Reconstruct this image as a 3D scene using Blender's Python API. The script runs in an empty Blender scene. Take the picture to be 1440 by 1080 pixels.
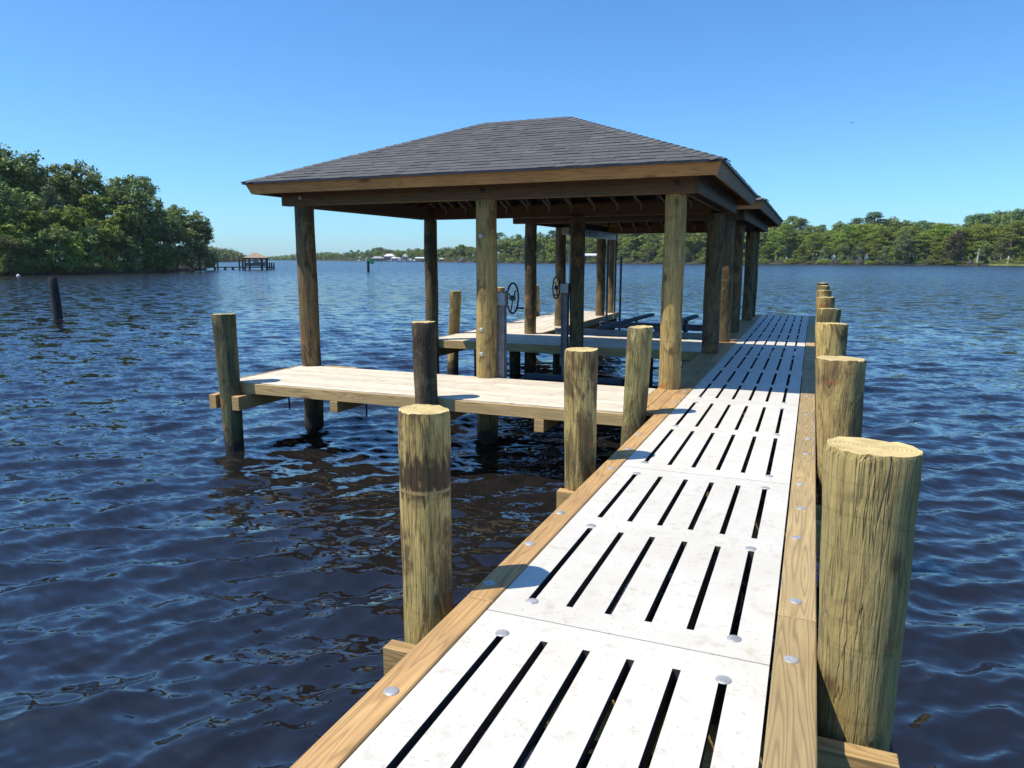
import bpy, math, random
import numpy as np
from mathutils import Vector, Matrix
random.seed(7); np.random.seed(7)
R = math.radians
S = bpy.context.scene
COL = S.collection
WZ = -0.9                      # water level; the walkway's top is z = 0

# ------------------------------------------------------------------ camera
FPX, HY, VX, EYE = 1022., 364., 1145.5, 1.6
PITCH = math.atan((540-HY)/FPX); YAW = math.atan((VX-720)/(FPX/math.cos(PITCH)))
cam = bpy.data.cameras.new('camera'); cam.sensor_width = 36; cam.lens = FPX/1440*36
cam.clip_start = .05; cam.clip_end = 9000
co = bpy.data.objects.new('camera', cam); COL.objects.link(co)
co.location = (0, 0, EYE); co.rotation_euler = (math.pi/2-PITCH, 0, YAW)
S.camera = co
_fh = Vector((-math.sin(YAW), math.cos(YAW), 0)); _r = Vector((math.cos(YAW), math.sin(YAW), 0))
def far(px, py, d):
    """a point of the far shores: bearing of photo column px, d metres away; its height on the line of photo row py"""
    v = (_fh*math.cos(PITCH)-Vector((0,0,math.sin(PITCH))))*FPX + _r*(px-720) + (Vector((0,0,math.cos(PITCH)))+_fh*math.sin(PITCH))*(540-py)
    k = d/math.hypot(v.x, v.y)
    return Vector((v.x*k, v.y*k, EYE+v.z*k))

# ------------------------------------------------------------------ materials
def M_(name):
    m = bpy.data.materials.new(name); m.use_nodes = True
    nt = m.node_tree; b = nt.nodes['Principled BSDF']
    return m, nt, b
class NT:
    def __init__(s, nt): s.nt = nt
    def n(s, t, **kw):
        x = s.nt.nodes.new(t)
        for k, v in kw.items():
            if hasattr(x, k) and k not in x.inputs: setattr(x, k, v)
            else: x.inputs[k].default_value = v
        return x
    def l(s, a, b): s.nt.links.new(a, b)
    def coords(s, rand=True, kind='Object'):
        t = s.n('ShaderNodeTexCoord').outputs[kind]
        if not rand: return t
        oi = s.n('ShaderNodeObjectInfo'); mu = s.n('ShaderNodeMath', operation='MULTIPLY'); mu.inputs[1].default_value = 57.3
        s.l(oi.outputs['Random'], mu.inputs[0])
        at = s.n('ShaderNodeAttribute', attribute_name='tint')
        ad = s.n('ShaderNodeMath', operation='MULTIPLY_ADD'); ad.inputs[1].default_value = 31.7
        s.l(at.outputs['Fac'], ad.inputs[0]); s.l(mu.outputs[0], ad.inputs[2])
        va = s.n('ShaderNodeVectorMath', operation='ADD'); s.l(t, va.inputs[0]); s.l(ad.outputs[0], va.inputs[1])
        return va.outputs[0]
    def noise(s, v, scale, detail=4, rough=.55, stretch=None, dist=0):
        if stretch:
            mp = s.n('ShaderNodeMapping'); mp.inputs['Scale'].default_value = stretch; s.l(v, mp.inputs[0]); v = mp.outputs[0]
        x = s.n('ShaderNodeTexNoise', Scale=scale, Detail=detail, Roughness=rough, Distortion=dist); s.l(v, x.inputs['Vector'])
        return x.outputs[0]
    def ramp(s, f, stops, interp='LINEAR'):
        x = s.n('ShaderNodeValToRGB'); cr = x.color_ramp; cr.interpolation = interp
        while len(cr.elements) < len(stops): cr.elements.new(.5)
        for e, (p, c) in zip(cr.elements, stops):
            e.position = p; e.color = (c if len(c) == 4 else (*c, 1)) if hasattr(c, '__len__') else (c, c, c, 1)
        s.l(f, x.inputs[0]); return x.outputs[0]
    def mix(s, f, a, b, mode='MIX'):
        x = s.n('ShaderNodeMix', data_type='RGBA', blend_type=mode)
        for sock, v in ((x.inputs[0], f), (x.inputs[6], a), (x.inputs[7], b)):
            if hasattr(v, 'is_linked'): s.l(v, sock)
            else: sock.default_value = v if not hasattr(v, '__len__') else (v if len(v) == 4 else (*v, 1))
        return x.outputs[2]
    def math(s, op, a, b=None, c=None):
        x = s.n('ShaderNodeMath', operation=op)
        for i, v in enumerate((a, b, c)):
            if v is None: continue
            if hasattr(v, 'is_linked'): s.l(v, x.inputs[i])
            else: x.inputs[i].default_value = v
        return x.outputs[0]
    def tint(s): return s.n('ShaderNodeAttribute', attribute_name='tint').outputs['Fac']
    def rnd(s): return s.n('ShaderNodeObjectInfo').outputs['Random']
    def bump(s, h, b, strength=.4, dist=.01):
        x = s.n('ShaderNodeBump', Strength=strength, Distance=dist); s.l(h, x.inputs['Height']); s.l(x.outputs[0], b.inputs['Normal'])
    def pos(s):
        g = s.n('ShaderNodeNewGeometry'); x = s.n('ShaderNodeSeparateXYZ'); s.l(g.outputs['Position'], x.inputs[0]); return x.outputs

def log_mat(name, lo, hi, dark, moss=.3, patch=.45, band=None, rust=.66):
    """round treated timber: long streaks, bark patches, greenish treatment, wet black foot"""
    m, nt, b = M_(name); t = NT(nt); v = t.coords()
    st = t.noise(v, 5.5, 6, .65, (5, 5, .55), .6)
    base = t.ramp(st, [(.28, lo), (.5, [.55*a+.45*c for a, c in zip(lo, hi)]), (.72, hi)])
    pt = t.noise(v, 2.2, 7, .7, (1.6, 1.6, .55), 1.2)
    base = t.mix(t.ramp(pt, [(patch, 0.), (patch+.09, .85)]), base, dark)
    gr = t.noise(v, 1.4, 3, .5, (1, 1, .5))
    base = t.mix(t.ramp(gr, [(.45, 0.), (.7, moss)]), base, (.115, .14, .055))
    fi = t.noise(v, 26, 4, .6, (4, 4, .18))
    base = t.mix(t.ramp(fi, [(.30, .8), (.44, 0.)]), base, (dark[0]*.35, dark[1]*.35, dark[2]*.35))
    ck = t.noise(v, 6.5, 3, .5, (3.2, 3.2, .16), .35)
    base = t.mix(t.ramp(ck, [(.488, 0.), (.5, .42), (.512, 0.)]), base, [x*.22 for x in dark])
    km = t.n('ShaderNodeMapping'); km.inputs['Scale'].default_value = (4., 4., 2.6); t.l(v, km.inputs[0])
    kv = t.n('ShaderNodeTexVoronoi', Scale=1., Randomness=1.); t.l(km.outputs[0], kv.inputs['Vector'])
    base = t.mix(t.ramp(kv.outputs['Distance'], [(.07, .8), (.12, .35), (.2, 0.)]), base, [x*.55 for x in dark])
    sp = t.noise(v, 34, 2, .5)
    base = t.mix(t.ramp(sp, [(.7, 0.), (.74, .7)]), base, (.5, .38, .2))
    zc = t.n('ShaderNodeMapping'); zc.inputs['Scale'].default_value = (.35, .35, 5.5); t.l(v, zc.inputs[0])
    hz_ = t.n('ShaderNodeTexNoise', Scale=1., Detail=2., Roughness=.4, Distortion=.5); t.l(zc.outputs[0], hz_.inputs['Vector'])
    base = t.mix(t.ramp(hz_.outputs[0], [(.490, 0.), (.5, .26), (.510, 0.)]), base, [x*.6 for x in dark])
    og = t.noise(v, 3.1, 2, .4, (1, 1, 1.6))
    base = t.mix(t.ramp(og, [(rust, 0.), (rust+.06, .7)]), base, (.36, .14, .045))
    z = t.pos()[2]
    if band:
        bz = t.math('MULTIPLY_ADD', t.noise(v, 16, 3, .6, (2, 2, .4)), .45, z)
        bd = t.math('MULTIPLY', t.ramp(bz, [(band[0]+.20, 0.), (band[0]+.24, .9)]), t.ramp(t.math('SUBTRACT', bz, .0), [(band[1]+.18, 1.), (band[1]+.24, 0.)]))
        base = t.mix(bd, base, (.055, .032, .015))
        base = t.mix(t.ramp(z, [(band[0]-.016, 0.), (band[0]-.008, 1.), (band[0], 1.), (band[0]+.008, 0.)]), base, (.40, .28, .12))
    wn = t.math('MULTIPLY_ADD', t.noise(v, 7, 4, .6), .35, z)
    wet = t.ramp(t.math('ADD', wn, 1.0), [(.38, 1.), (.62, 0.)])
    bc = t.noise(v, 45, 2, .6); wc = t.mix(t.ramp(bc, [(.6, 0.), (.66, .8)]), (.013, .014, .009), (.13, .125, .10))
    base = t.mix(wet, base, wc)
    t.l(base, b.inputs['Base Color']); b.inputs['Roughness'].default_value = .8
    hh = t.math('ADD', t.math('MULTIPLY', t.ramp(ck, [(.47, 1.), (.5, 0.), (.53, 1.)]), .5), t.math('MULTIPLY', fi, .7))
    hh = t.math('ADD', hh, t.math('ADD', t.math('MULTIPLY', pt, .6), st))
    t.bump(hh, b, .75, .02)
    return m
def end_mat(name, c1, c2):
    m, nt, b = M_(name); t = NT(nt); v = t.coords(False)
    w = t.n('ShaderNodeTexWave', wave_type='RINGS', rings_direction='Z', Scale=20., Distortion=2.2, Detail=3.); w.inputs['Detail Scale'].default_value = 1.2
    t.l(v, w.inputs['Vector'])
    base = t.mix(w.outputs['Fac'], c1, c2)
    nz = t.noise(t.coords(), 8, 5, .7)
    base = t.mix(t.ramp(nz, [(.4, 0.), (.75, .75)]), base, [x*.42 for x in c1])
    ck = t.noise(t.coords(), 30, 3, .6)
    base = t.mix(t.ramp(ck, [(.66, 0.), (.7, .7)]), base, [x*.25 for x in c1])
    t.l(base, b.inputs['Base Color']); b.inputs['Roughness'].default_value = .85; t.bump(w.outputs['Fac'], b, .3, .006)
    return m
def lumber(name, axis, c1, c2, knot=(.22, .09, .03), dark=.0, var=.35, rough=.72, kn=1.):
    """sawn board whose grain runs along the given axis; 'tint' varies it from board to board"""
    m, nt, b = M_(name); t = NT(nt); v = t.coords()
    st = {'X': (.35, 6, 6), 'Y': (6, .35, 6), 'Z': (6, 6, .35)}[axis]
    sk = {'X': (.45, 1.2, 1.2), 'Y': (1.2, .45, 1.2), 'Z': (1.2, 1.2, .45)}[axis]
    g0 = t.noise(v, 1.15, 2, .5, st)
    g1 = t.math('FRACT', t.math('MULTIPLY', g0, 20.))
    gl = t.ramp(g1, [(0., 1.), (.22, .25), (.75, 0.), (1., 1.)])
    fine = t.noise(v, 9, 5, .65, st)
    c = t.ramp(fine, [(.3, c1), (.7, c2)])
    c = t.mix(t.math('MULTIPLY', gl, .65), c, [x*.5 for x in c1])
    mp = t.n('ShaderNodeMapping'); mp.inputs['Scale'].default_value = sk; t.l(v, mp.inputs[0])
    vo = t.n('ShaderNodeTexVoronoi', Scale=2.6, Randomness=1.); t.l(mp.outputs[0], vo.inputs['Vector'])
    kd = t.ramp(vo.outputs['Distance'], [(.05, 1.*kn), (.085, .55*kn), (.14, 0.)])
    c = t.mix(kd, c, knot)
    bl = t.noise(v, 1.7, 4, .6)
    c = t.mix(t.ramp(bl, [(.42, 0.), (.75, .45)]), c, [x*.5+.02 for x in c1])
    k = t.math('MULTIPLY_ADD', t.tint(), var, 1-var/2)
    vm = t.n('ShaderNodeVectorMath', operation='SCALE'); t.l(c, vm.inputs[0]); t.l(k, vm.inputs['Scale'])
    t.l(vm.outputs[0], b.inputs['Base Color']); b.inputs['Roughness'].default_value = rough
    t.bump(t.math('ADD', t.math('MULTIPLY', gl, -.6), fine), b, .35, .004)
    return m
def plain(name, c, rough=.5, metal=0., nz=.15, scale=6., bump=0.):
    m, nt, b = M_(name); t = NT(nt); v = t.coords()
    n = t.noise(v, scale, 4, .6)
    t.l(t.ramp(n, [(.3, [x*(1-nz*1.6) for x in c]), (.7, [min(1, x*(1+nz)) for x in c])]), b.inputs['Base Color'])
    b.inputs['Roughness'].default_value = rough; b.inputs['Metallic'].default_value = metal
    if bump: t.bump(n, b, bump, .01)
    return m

LOG = [log_mat('piling_timber', (.35,.24,.08), (.68,.475,.17), (.16,.10,.04), .25),
       log_mat('piling_timber_green', (.24,.20,.07), (.54,.43,.165), (.12,.085,.033), .7),
       log_mat('piling_timber_barky', (.40,.285,.09), (.74,.55,.20), (.12,.066,.026), .25, .46),
       log_mat('piling_timber_dark', (.085,.058,.032), (.25,.17,.09), (.03,.02,.012), .2, .42)]
BANDED = log_mat('piling_timber_banded', (.40,.285,.09), (.74,.55,.20), (.12,.066,.026), .25, .47, (.52, .70))
GDARK = log_mat('mossy_piling_timber', (.085,.08,.034), (.24,.20,.085), (.045,.035,.017), .7, .5)
SHADEPOST = log_mat('shade_darkened_post_timber', (.12,.078,.032), (.30,.205,.085), (.06,.037,.016), .2, .48)  # post timber with the shade under the roof put into its colour
FMAT = log_mat('big_piling_timber', (.30,.22,.078), (.57,.425,.16), (.19,.11,.042), .5, .55, None, .61)
POST = log_mat('post_timber', (.30,.205,.072), (.62,.435,.15), (.17,.105,.04), .22, .52)
BLACKLOG = plain('weathered_black_timber', (.022,.02,.018), .85, 0, .5, 14, .5)
END = end_mat('cut_log_end', (.60,.45,.18), (.74,.58,.27))
RAILY = lumber('rail_lumber', 'Y', (.43,.25,.095), (.58,.36,.15))
RAILG = lumber('weathered_rail_lumber', 'Y', (.40,.285,.13), (.54,.395,.19))
CAPX = lumber('pile_cap_lumber', 'X', (.44,.27,.10), (.60,.40,.17), kn=.4)
DECKX = lumber('deck_lumber_along_x', 'X', (.72,.63,.48), (.83,.75,.61), (.42,.28,.15), var=.25, kn=.4)
DECKY = lumber('deck_lumber_along_y', 'Y', (.72,.63,.48), (.83,.75,.61), (.42,.28,.15), var=.25, kn=.4)
RIMX = lumber('rim_lumber_x', 'X', (.42,.28,.11), (.60,.42,.19))
RIMY = lumber('rim_lumber_y', 'Y', (.42,.28,.11), (.60,.42,.19))
BEAMX = lumber('beam_lumber_x', 'X', (.12,.07,.03), (.19,.115,.05), var=.2, kn=.5)  # beam colours lowered to carry the shade below the eaves
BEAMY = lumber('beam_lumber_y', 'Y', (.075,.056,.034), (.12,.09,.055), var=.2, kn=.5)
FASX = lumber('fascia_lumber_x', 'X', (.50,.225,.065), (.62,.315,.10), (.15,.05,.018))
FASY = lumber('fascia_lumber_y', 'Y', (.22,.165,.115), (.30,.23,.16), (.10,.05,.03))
RAFT = lumber('rafter_lumber', 'X', (.08,.053,.027), (.13,.088,.046), kn=.3)  # rafters and roof decking: roof shade darkened into the colour
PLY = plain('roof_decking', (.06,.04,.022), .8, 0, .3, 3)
GALV = plain('galvanised_steel', (.46,.46,.46), .55, .4, .2, 25)
TIE = plain('dull_zinc', (.26,.25,.24), .6, .2, .2, 25)
ALU = plain('aluminium', (.30,.31,.33), .45, .7, .12, 9)
ALUP = plain('pale_aluminium', (.20,.20,.21), .55, .5, .25, 9)
BLK = plain('black_paint', (.012,.012,.013), .4, 0, .3)
CARPET = plain('grey_bunk_carpet', (.09,.10,.12), .95, 0, .3, 40, .4)
BLUEPIPE = plain('dark_blue_pipe', (.02,.035,.075), .4, 0, .2)
DRIP = plain('dark_drip_edge', (.03,.032,.036), .45, .3, .2)
WHITE = plain('white_paint', (.75,.75,.73), .5, 0, .08)

def panel_mat():
    m, nt, b = M_('white_deck_panel'); t = NT(nt); v = t.coords()
    n1 = t.noise(v, 2.3, 5, .6); n2 = t.noise(v, 60, 3, .6); n3 = t.noise(v, 11, 6, .75)
    c = t.ramp(n1, [(.3, (.60,.565,.485)), (.7, (.67,.65,.60))])
    c = t.mix(t.ramp(n2, [(.64, 0.), (.70, .6)]), c, (.34,.28,.2))
    c = t.mix(t.ramp(n3, [(.54, 0.), (.74, .6)]), c, (.38,.31,.21))
    sc = t.noise(v, 5, 2, .5, (1, 14, 1), 1.5)
    c = t.mix(t.ramp(sc, [(.495, 0.), (.5, .14), (.505, 0.)]), c, (.3,.26,.2))
    k = t.math('MULTIPLY_ADD', t.tint(), .10, .93)
    vm = t.n('ShaderNodeVectorMath', operation='SCALE'); t.l(c, vm.inputs[0]); t.l(k, vm.inputs['Scale'])
    t.l(vm.outputs[0], b.inputs['Base Color']); b.inputs['Roughness'].default_value = .62
    t.bump(t.math('ADD', n2, t.math('MULTIPLY', n3, .8)), b, .12, .004)
    return m
PANEL = panel_mat(); SLOT = plain('dark_slot_wall', (.045,.043,.042), .9, 0, .3, 20)  # slot walls are a darker grey than the panel top
def shingle_mat():
    m, nt, b = M_('asphalt_shingle'); t = NT(nt); v = t.coords(False)
    n = t.noise(v, 120, 2, .7); n2 = t.noise(v, 1.3, 3, .6)
    c = t.ramp(t.tint(), [(0., (.068,.070,.074)), (.5, (.100,.102,.106)), (1., (.145,.147,.150))])
    c = t.mix(t.ramp(n, [(.35, .55), (.65, 0.)]), c, (.04,.039,.04))
    c = t.mix(t.ramp(n2, [(.4, 0.), (.75, .25)]), c, (.10,.095,.09))
    t.l(c, b.inputs['Base Color']); b.inputs['Roughness'].default_value = .9; t.bump(n, b, .5, .004)
    return m
SHING = shingle_mat()

def leaf_mat(name, c1, c2, c3):
    m, nt, b = M_(name); t = NT(nt); v = t.coords(False)
    oi = t.rnd()
    a = t.tint()
    c = t.ramp(a, [(0., c1), (.55, c2), (1., c3)])
    n = t.noise(t.coords(), .22, 3, .6)
    c = t.mix(t.ramp(n, [(.4, 0.), (.66, .75)]), c, c3)
    hs = t.n('ShaderNodeHueSaturation'); t.l(c, hs.inputs['Color'])
    t.l(t.math('MULTIPLY_ADD', oi, .03, .485), hs.inputs['Hue']); t.l(t.math('MULTIPLY_ADD', oi, .5, .75), hs.inputs['Value'])
    t.l(hs.outputs[0], b.inputs['Base Color']); b.inputs['Roughness'].default_value = .55
    b.inputs['Specular IOR Level'].default_value = .35
    tr = nt.nodes.new('ShaderNodeBsdfTranslucent'); t.l(hs.outputs[0], tr.inputs['Color'])
    mx = nt.nodes.new('ShaderNodeMixShader'); mx.inputs[0].default_value = .2
    out = nt.nodes['Material Output']; t.l(b.outputs[0], mx.inputs[1]); t.l(tr.outputs[0], mx.inputs[2]); t.l(mx.outputs[0], out.inputs['Surface'])
    return m
L_OAK = leaf_mat('oak_leaves', (0.080,0.122,0.034), (0.146,0.213,0.051), (0.271,0.325,0.085))
L_GREEN = leaf_mat('bright_leaves', (0.088,0.149,0.024), (0.175,0.271,0.039), (0.370,0.420,0.052))
L_YEL = leaf_mat('cypress_needles', (.066,.125,.016), (.166,.251,.026), (.305,.344,.039))
L_PINE = leaf_mat('pine_needles', (.054,.108,.050), (.090,.162,.065), (.154,.226,.082))
L_MOSS = leaf_mat('hanging_moss', (.13,.125,.105), (.19,.18,.15), (.27,.25,.20))
L_RUST = leaf_mat('browning_leaves', (.11,.085,.045), (.17,.13,.065), (.2,.18,.07))
BARK = plain('tree_bark', (.10,.085,.068), .9, 0, .4, 3)
PALEBARK = plain('pale_bark', (.44,.41,.36), .9, 0, .3, 3)

# ------------------------------------------------------------------ mesh builder
class MB:
    def __init__(s): s.v = []; s.f = []; s.t = []; s.m = []; s.s = []
    def add(s, vs, fs, tint=None, mat=0, smooth=False):
        o = len(s.v); s.v += [tuple(x) for x in vs]
        tn = random.random() if tint is None else tint
        for f in fs: s.f.append([i+o for i in f]); s.t.append(tn); s.m.append(mat); s.s.append(smooth)
    def box(s, x0, x1, y0, y1, z0, z1, tint=None, mat=0, bev=.0):
        if bev:
            b = bev
            vs = []
            for z, i in ((z0, b), (z0+b, 0), (z1-b, 0), (z1, b)):
                vs += [(x0+i, y0+i, z), (x1-i, y0+i, z), (x1-i, y1-i, z), (x0+i, y1-i, z)]
            fs = [(3,2,1,0), (12,13,14,15)]
            for k in range(3):
                for j in range(4): fs.append((k*4+j, k*4+(j+1)%4, k*4+4+(j+1)%4, k*4+4+j))
            s.add(vs, fs, tint, mat); return
        s.add([(x0,y0,z0),(x1,y0,z0),(x1,y1,z0),(x0,y1,z0),(x0,y0,z1),(x1,y0,z1),(x1,y1,z1),(x0,y1,z1)],
              [(3,2,1,0),(4,5,6,7),(0,1,5,4),(1,2,6,5),(2,3,7,6),(3,0,4,7)], tint, mat)
    def bar(s, p, q, w, h, up=(0,0,1), tint=None, mat=0):
        p = Vector(p); q = Vector(q); d = (q-p).normalized(); sd = d.cross(Vector(up))
        if sd.length < 1e-4: sd = d.cross(Vector((0,1,0)))
        sd.normalize(); u = sd.cross(d)
        vs = []
        for c in (p, q):
            for a, b_ in ((-1,-1),(1,-1),(1,1),(-1,1)): vs.append(c+sd*a*w/2+u*b_*h/2)
        s.add(vs, [(3,2,1,0),(4,5,6,7),(0,1,5,4),(1,2,6,5),(2,3,7,6),(3,0,4,7)], tint, mat)
    def tube(s, pts, rad, n=12, caps=True, tint=None, mat=0, capmat=None, wob=0.):
        pts = [Vector(p) for p in pts]; rs = rad if hasattr(rad, '__len__') else [rad]*len(pts)
        vs = []; ref = Vector((1,0,0))
        ph = [random.uniform(0, 6.28) for _ in range(3)]
        for i, p in enumerate(pts):
            d = (pts[min(i+1, len(pts)-1)]-pts[max(i-1, 0)]).normalized()
            a = ref-d*ref.dot(d)
            if a.length < .05: a = Vector((0,1,0))-d*d.y
            a.normalize(); b_ = d.cross(a)
            for k in range(n):
                an = 2*math.pi*k/n
                r = rs[i]*(1+wob*(math.sin(2*an+ph[0]+i*.2)+.6*math.sin(3*an+ph[1]-i*.3)+.5*math.sin(5*an+ph[2])))
                vs.append(p+a*math.cos(an)*r+b_*math.sin(an)*r)
        fs = [(i*n+k, i*n+(k+1)%n, (i+1)*n+(k+1)%n, (i+1)*n+k) for i in range(len(pts)-1) for k in range(n)]
        s.add(vs, fs, tint, mat, True)
        if caps:
            s.add([vs[k] for k in range(n)][::-1], [tuple(range(n))], tint, mat if capmat is None else capmat)
            s.add(vs[-n:], [tuple(range(n))], tint, mat if capmat is None else capmat)
    def ring(s, c, ax, r, t, n=36, m=8):
        c = Vector(c); ax = Vector(ax).normalized(); a = ax.orthogonal().normalized(); b_ = ax.cross(a); vs = []
        for i in range(n):
            an = 2*math.pi*i/n; e = a*math.cos(an)+b_*math.sin(an)
            for j in range(m):
                bn = 2*math.pi*j/m; vs.append(c+e*(r+t*math.cos(bn))+ax*t*math.sin(bn))
        s.add(vs, [(i*m+j, ((i+1)%n)*m+j, ((i+1)%n)*m+(j+1)%m, i*m+(j+1)%m) for i in range(n) for j in range(m)], None, 0, True)
    def dome(s, x, y, z, r, h, n=14):
        vs = []; 
        for rr, hh in ((1, 0), (1, .25), (.85, .62), (.5, .92)):
            vs += [(x+r*rr*math.cos(2*math.pi*k/n), y+r*rr*math.sin(2*math.pi*k/n), z+h*hh) for k in range(n)]
        vs.append((x, y, z+h)); fs = [(i*n+k, i*n+(k+1)%n, (i+1)*n+(k+1)%n, (i+1)*n+k) for i in range(3) for k in range(n)]
        fs += [(3*n+k, 3*n+(k+1)%n, 4*n) for k in range(n)]
        s.add(vs, fs, .5, 0, True)
    def mesh(s, name, mats):
        me = bpy.data.meshes.new(name); me.from_pydata(s.v, [], s.f)
        for m in (mats if isinstance(mats, (list, tuple)) else [mats]): me.materials.append(m)
        me.polygons.foreach_set('material_index', s.m); me.polygons.foreach_set('use_smooth', s.s)
        a = me.attributes.new('tint', 'FLOAT', 'FACE'); a.data.foreach_set('value', s.t)
        me.update(); return me
    def build(s, name, mats, parent=None, label=None, loc=(0,0,0)):
        o = bpy.data.objects.new(name, s.mesh(name, mats)); COL.objects.link(o); o.location = loc
        if parent: o.parent = parent
        if label: o['label'] = label
        return o
def tag(o, label, cat, group=None):
    o['label'] = label; o['category'] = cat
    if group: o['group'] = group
    return o
def thing(name, label, cat, loc=(0,0,0), group=None):
    o = bpy.data.objects.new(name, None); COL.objects.link(o); o.location = loc; o.empty_display_size = .2
    return tag(o, label, cat, group)
def struct(o): o['kind'] = 'structure'; return o
def copy_thing(o, loc, rz=0., sc=1., label=None, group=None):
    c = o.copy(); COL.objects.link(c); c.location = loc; c.rotation_euler = (0, 0, rz)
    c.scale = sc if hasattr(sc, '__len__') else (sc, sc, sc)
    if label: c['label'] = label
    if group: c['group'] = group
    for ch in o.children:
        k = ch.copy(); COL.objects.link(k); k.parent = c
    return c

# ------------------------------------------------------------------ round timbers
def log_mb(bx, by, tx, ty, rb, rt, ztop, zbot=-1.9, rows=22):
    m = MB(); pts = []; rs = []
    zs = list(np.linspace(zbot, ztop-.02, rows))
    for z in zs:
        k = z/ztop if ztop else 0
        pts.append((bx+(tx-bx)*k+.004*math.sin(z*4+bx*9+rb*900), by+(ty-by)*k+.004*math.sin(z*3.1+rt*700), z)); rs.append((rb+(rt-rb)*k)*(1+random.uniform(-.012, .012)))
    m.tube(pts, rs, 40, False, .5, 0, wob=.02)
    n = 40; last = m.v[-n:]
    c = Vector((tx, ty, ztop)); tilt = (random.uniform(-.03, .03), random.uniform(-.03, .03))
    rim = []
    for p in last:
        d = Vector(p)-Vector((pts[-1])); q = c+d*.965; q.z = ztop+tilt[0]*d.x+tilt[1]*d.y+random.uniform(-.005, .005); rim.append(q)
    o = len(m.v)-n; m.v += [tuple(q) for q in rim]
    for k in range(n): m.f.append([o+k, o+(k+1)%n, o+n+(k+1)%n, o+n+k]); m.t.append(.5); m.m.append(0); m.s.append(True)
    m.add(rim, [tuple(range(n))], .5, 1)
    return m
def piling(label, bx, by, tx, ty, rb, rt, ztop, mat, group):
    m = log_mb(0, 0, tx-bx, ty-by, rb, rt, ztop)
    o = m.build('dock_piling', [mat, END], None, None, (bx, by, 0))
    return tag(o, label, 'piling', group)
GW = 'pilings along the walkway'; GP = 'pilings of the side platform'; GF = 'pilings of the finger pier'
piling('nearest left piling, pale with a dark bark band above a saw ring', -1.67, 2.97, -1.67, 2.97, .122, .126, .895, BANDED, GW)
piling('stout tan piling speckled white near its foot, second along the left rail of the walkway', -1.66, 5.5, -1.66, 5.5, .128, .132, .895, LOG[2], GW)
piling('green streaked piling where the side platform meets the left rail of the walkway', -1.64, 7.36, -1.61, 7.42, .12, .128, .91, LOG[1], GW)
piling('huge nearest piling with orange scars standing against the right rail in the foreground', .262, 3.02, .253, 3.02, .148, .166, .892, FMAT, GW)
for lab, bx, by, tx, rt, zt, mi in (
    ('second piling along the right rail, with a rusty ring half way up', .268, 5.92, .228, .175, .865, 0),
    ('third piling along the right rail, brown with swirling grain', .268, 8.88, .228, .172, .89, 2),
    ('fourth piling along the right rail, green and mottled', .27, 11.75, .247, .165, .875, 1),
    ('fifth piling along the right rail counted from the viewer, beside the shaded panels', .27, 14.75, .24, .16, .90, 0),
    ('sixth piling along the right rail, just past the thin sunlit strip', .27, 17.6, .245, .16, .915, 2),
    ('seventh piling along the right rail, almost hidden by those before it', .28, 20.3, .256, .155, .925, 1),
    ('farthest piling of the right rail, at the end of the walkway', .28, 22.5, .26, .15, .925, 3)):
    piling(lab, bx, by, tx, by, .142, rt, zt, LOG[mi], GW)
piling('mossy green piling at the outer left corner of the side platform', -6.98, 7.27, -7.03, 7.3, .135, .152, .895, GDARK, GP)
piling('dark tarred piling on the near edge of the side platform, before the bolted post', -4.06, 7.28, -4.09, 7.3, .13, .138, .89, LOG[3], GP)
piling('tan piling at the near outer corner of the finger pier', -7.2, 14.2, -7.15, 14.2, .125, .125, .91, LOG[0], GF)
piling('piling behind the nearer hand wheel, second along the finger pier', -7.25, 16.9, -7.25, 16.9, .12, .12, .89, LOG[0], GF)
piling('grey green piling farthest along the outer edge of the finger pier', -7.35, 19.7, -7.38, 19.7, .12, .125, .86, LOG[1], GF)
lone = MB(); lone.tube([(0,0,-1.6), (-.03,0,-.2), (-.07,0,.45), (-.10,0,.80), (-.10,0,.84)], [.175,.175,.165,.16,.14], 20, True, .5, wob=.02)
tag(lone.build('old_piling', BLACKLOG, None, None, (-29.45, 21.2, 0)), 'lone leaning black piling standing in open water off the left bank', 'piling')

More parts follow.
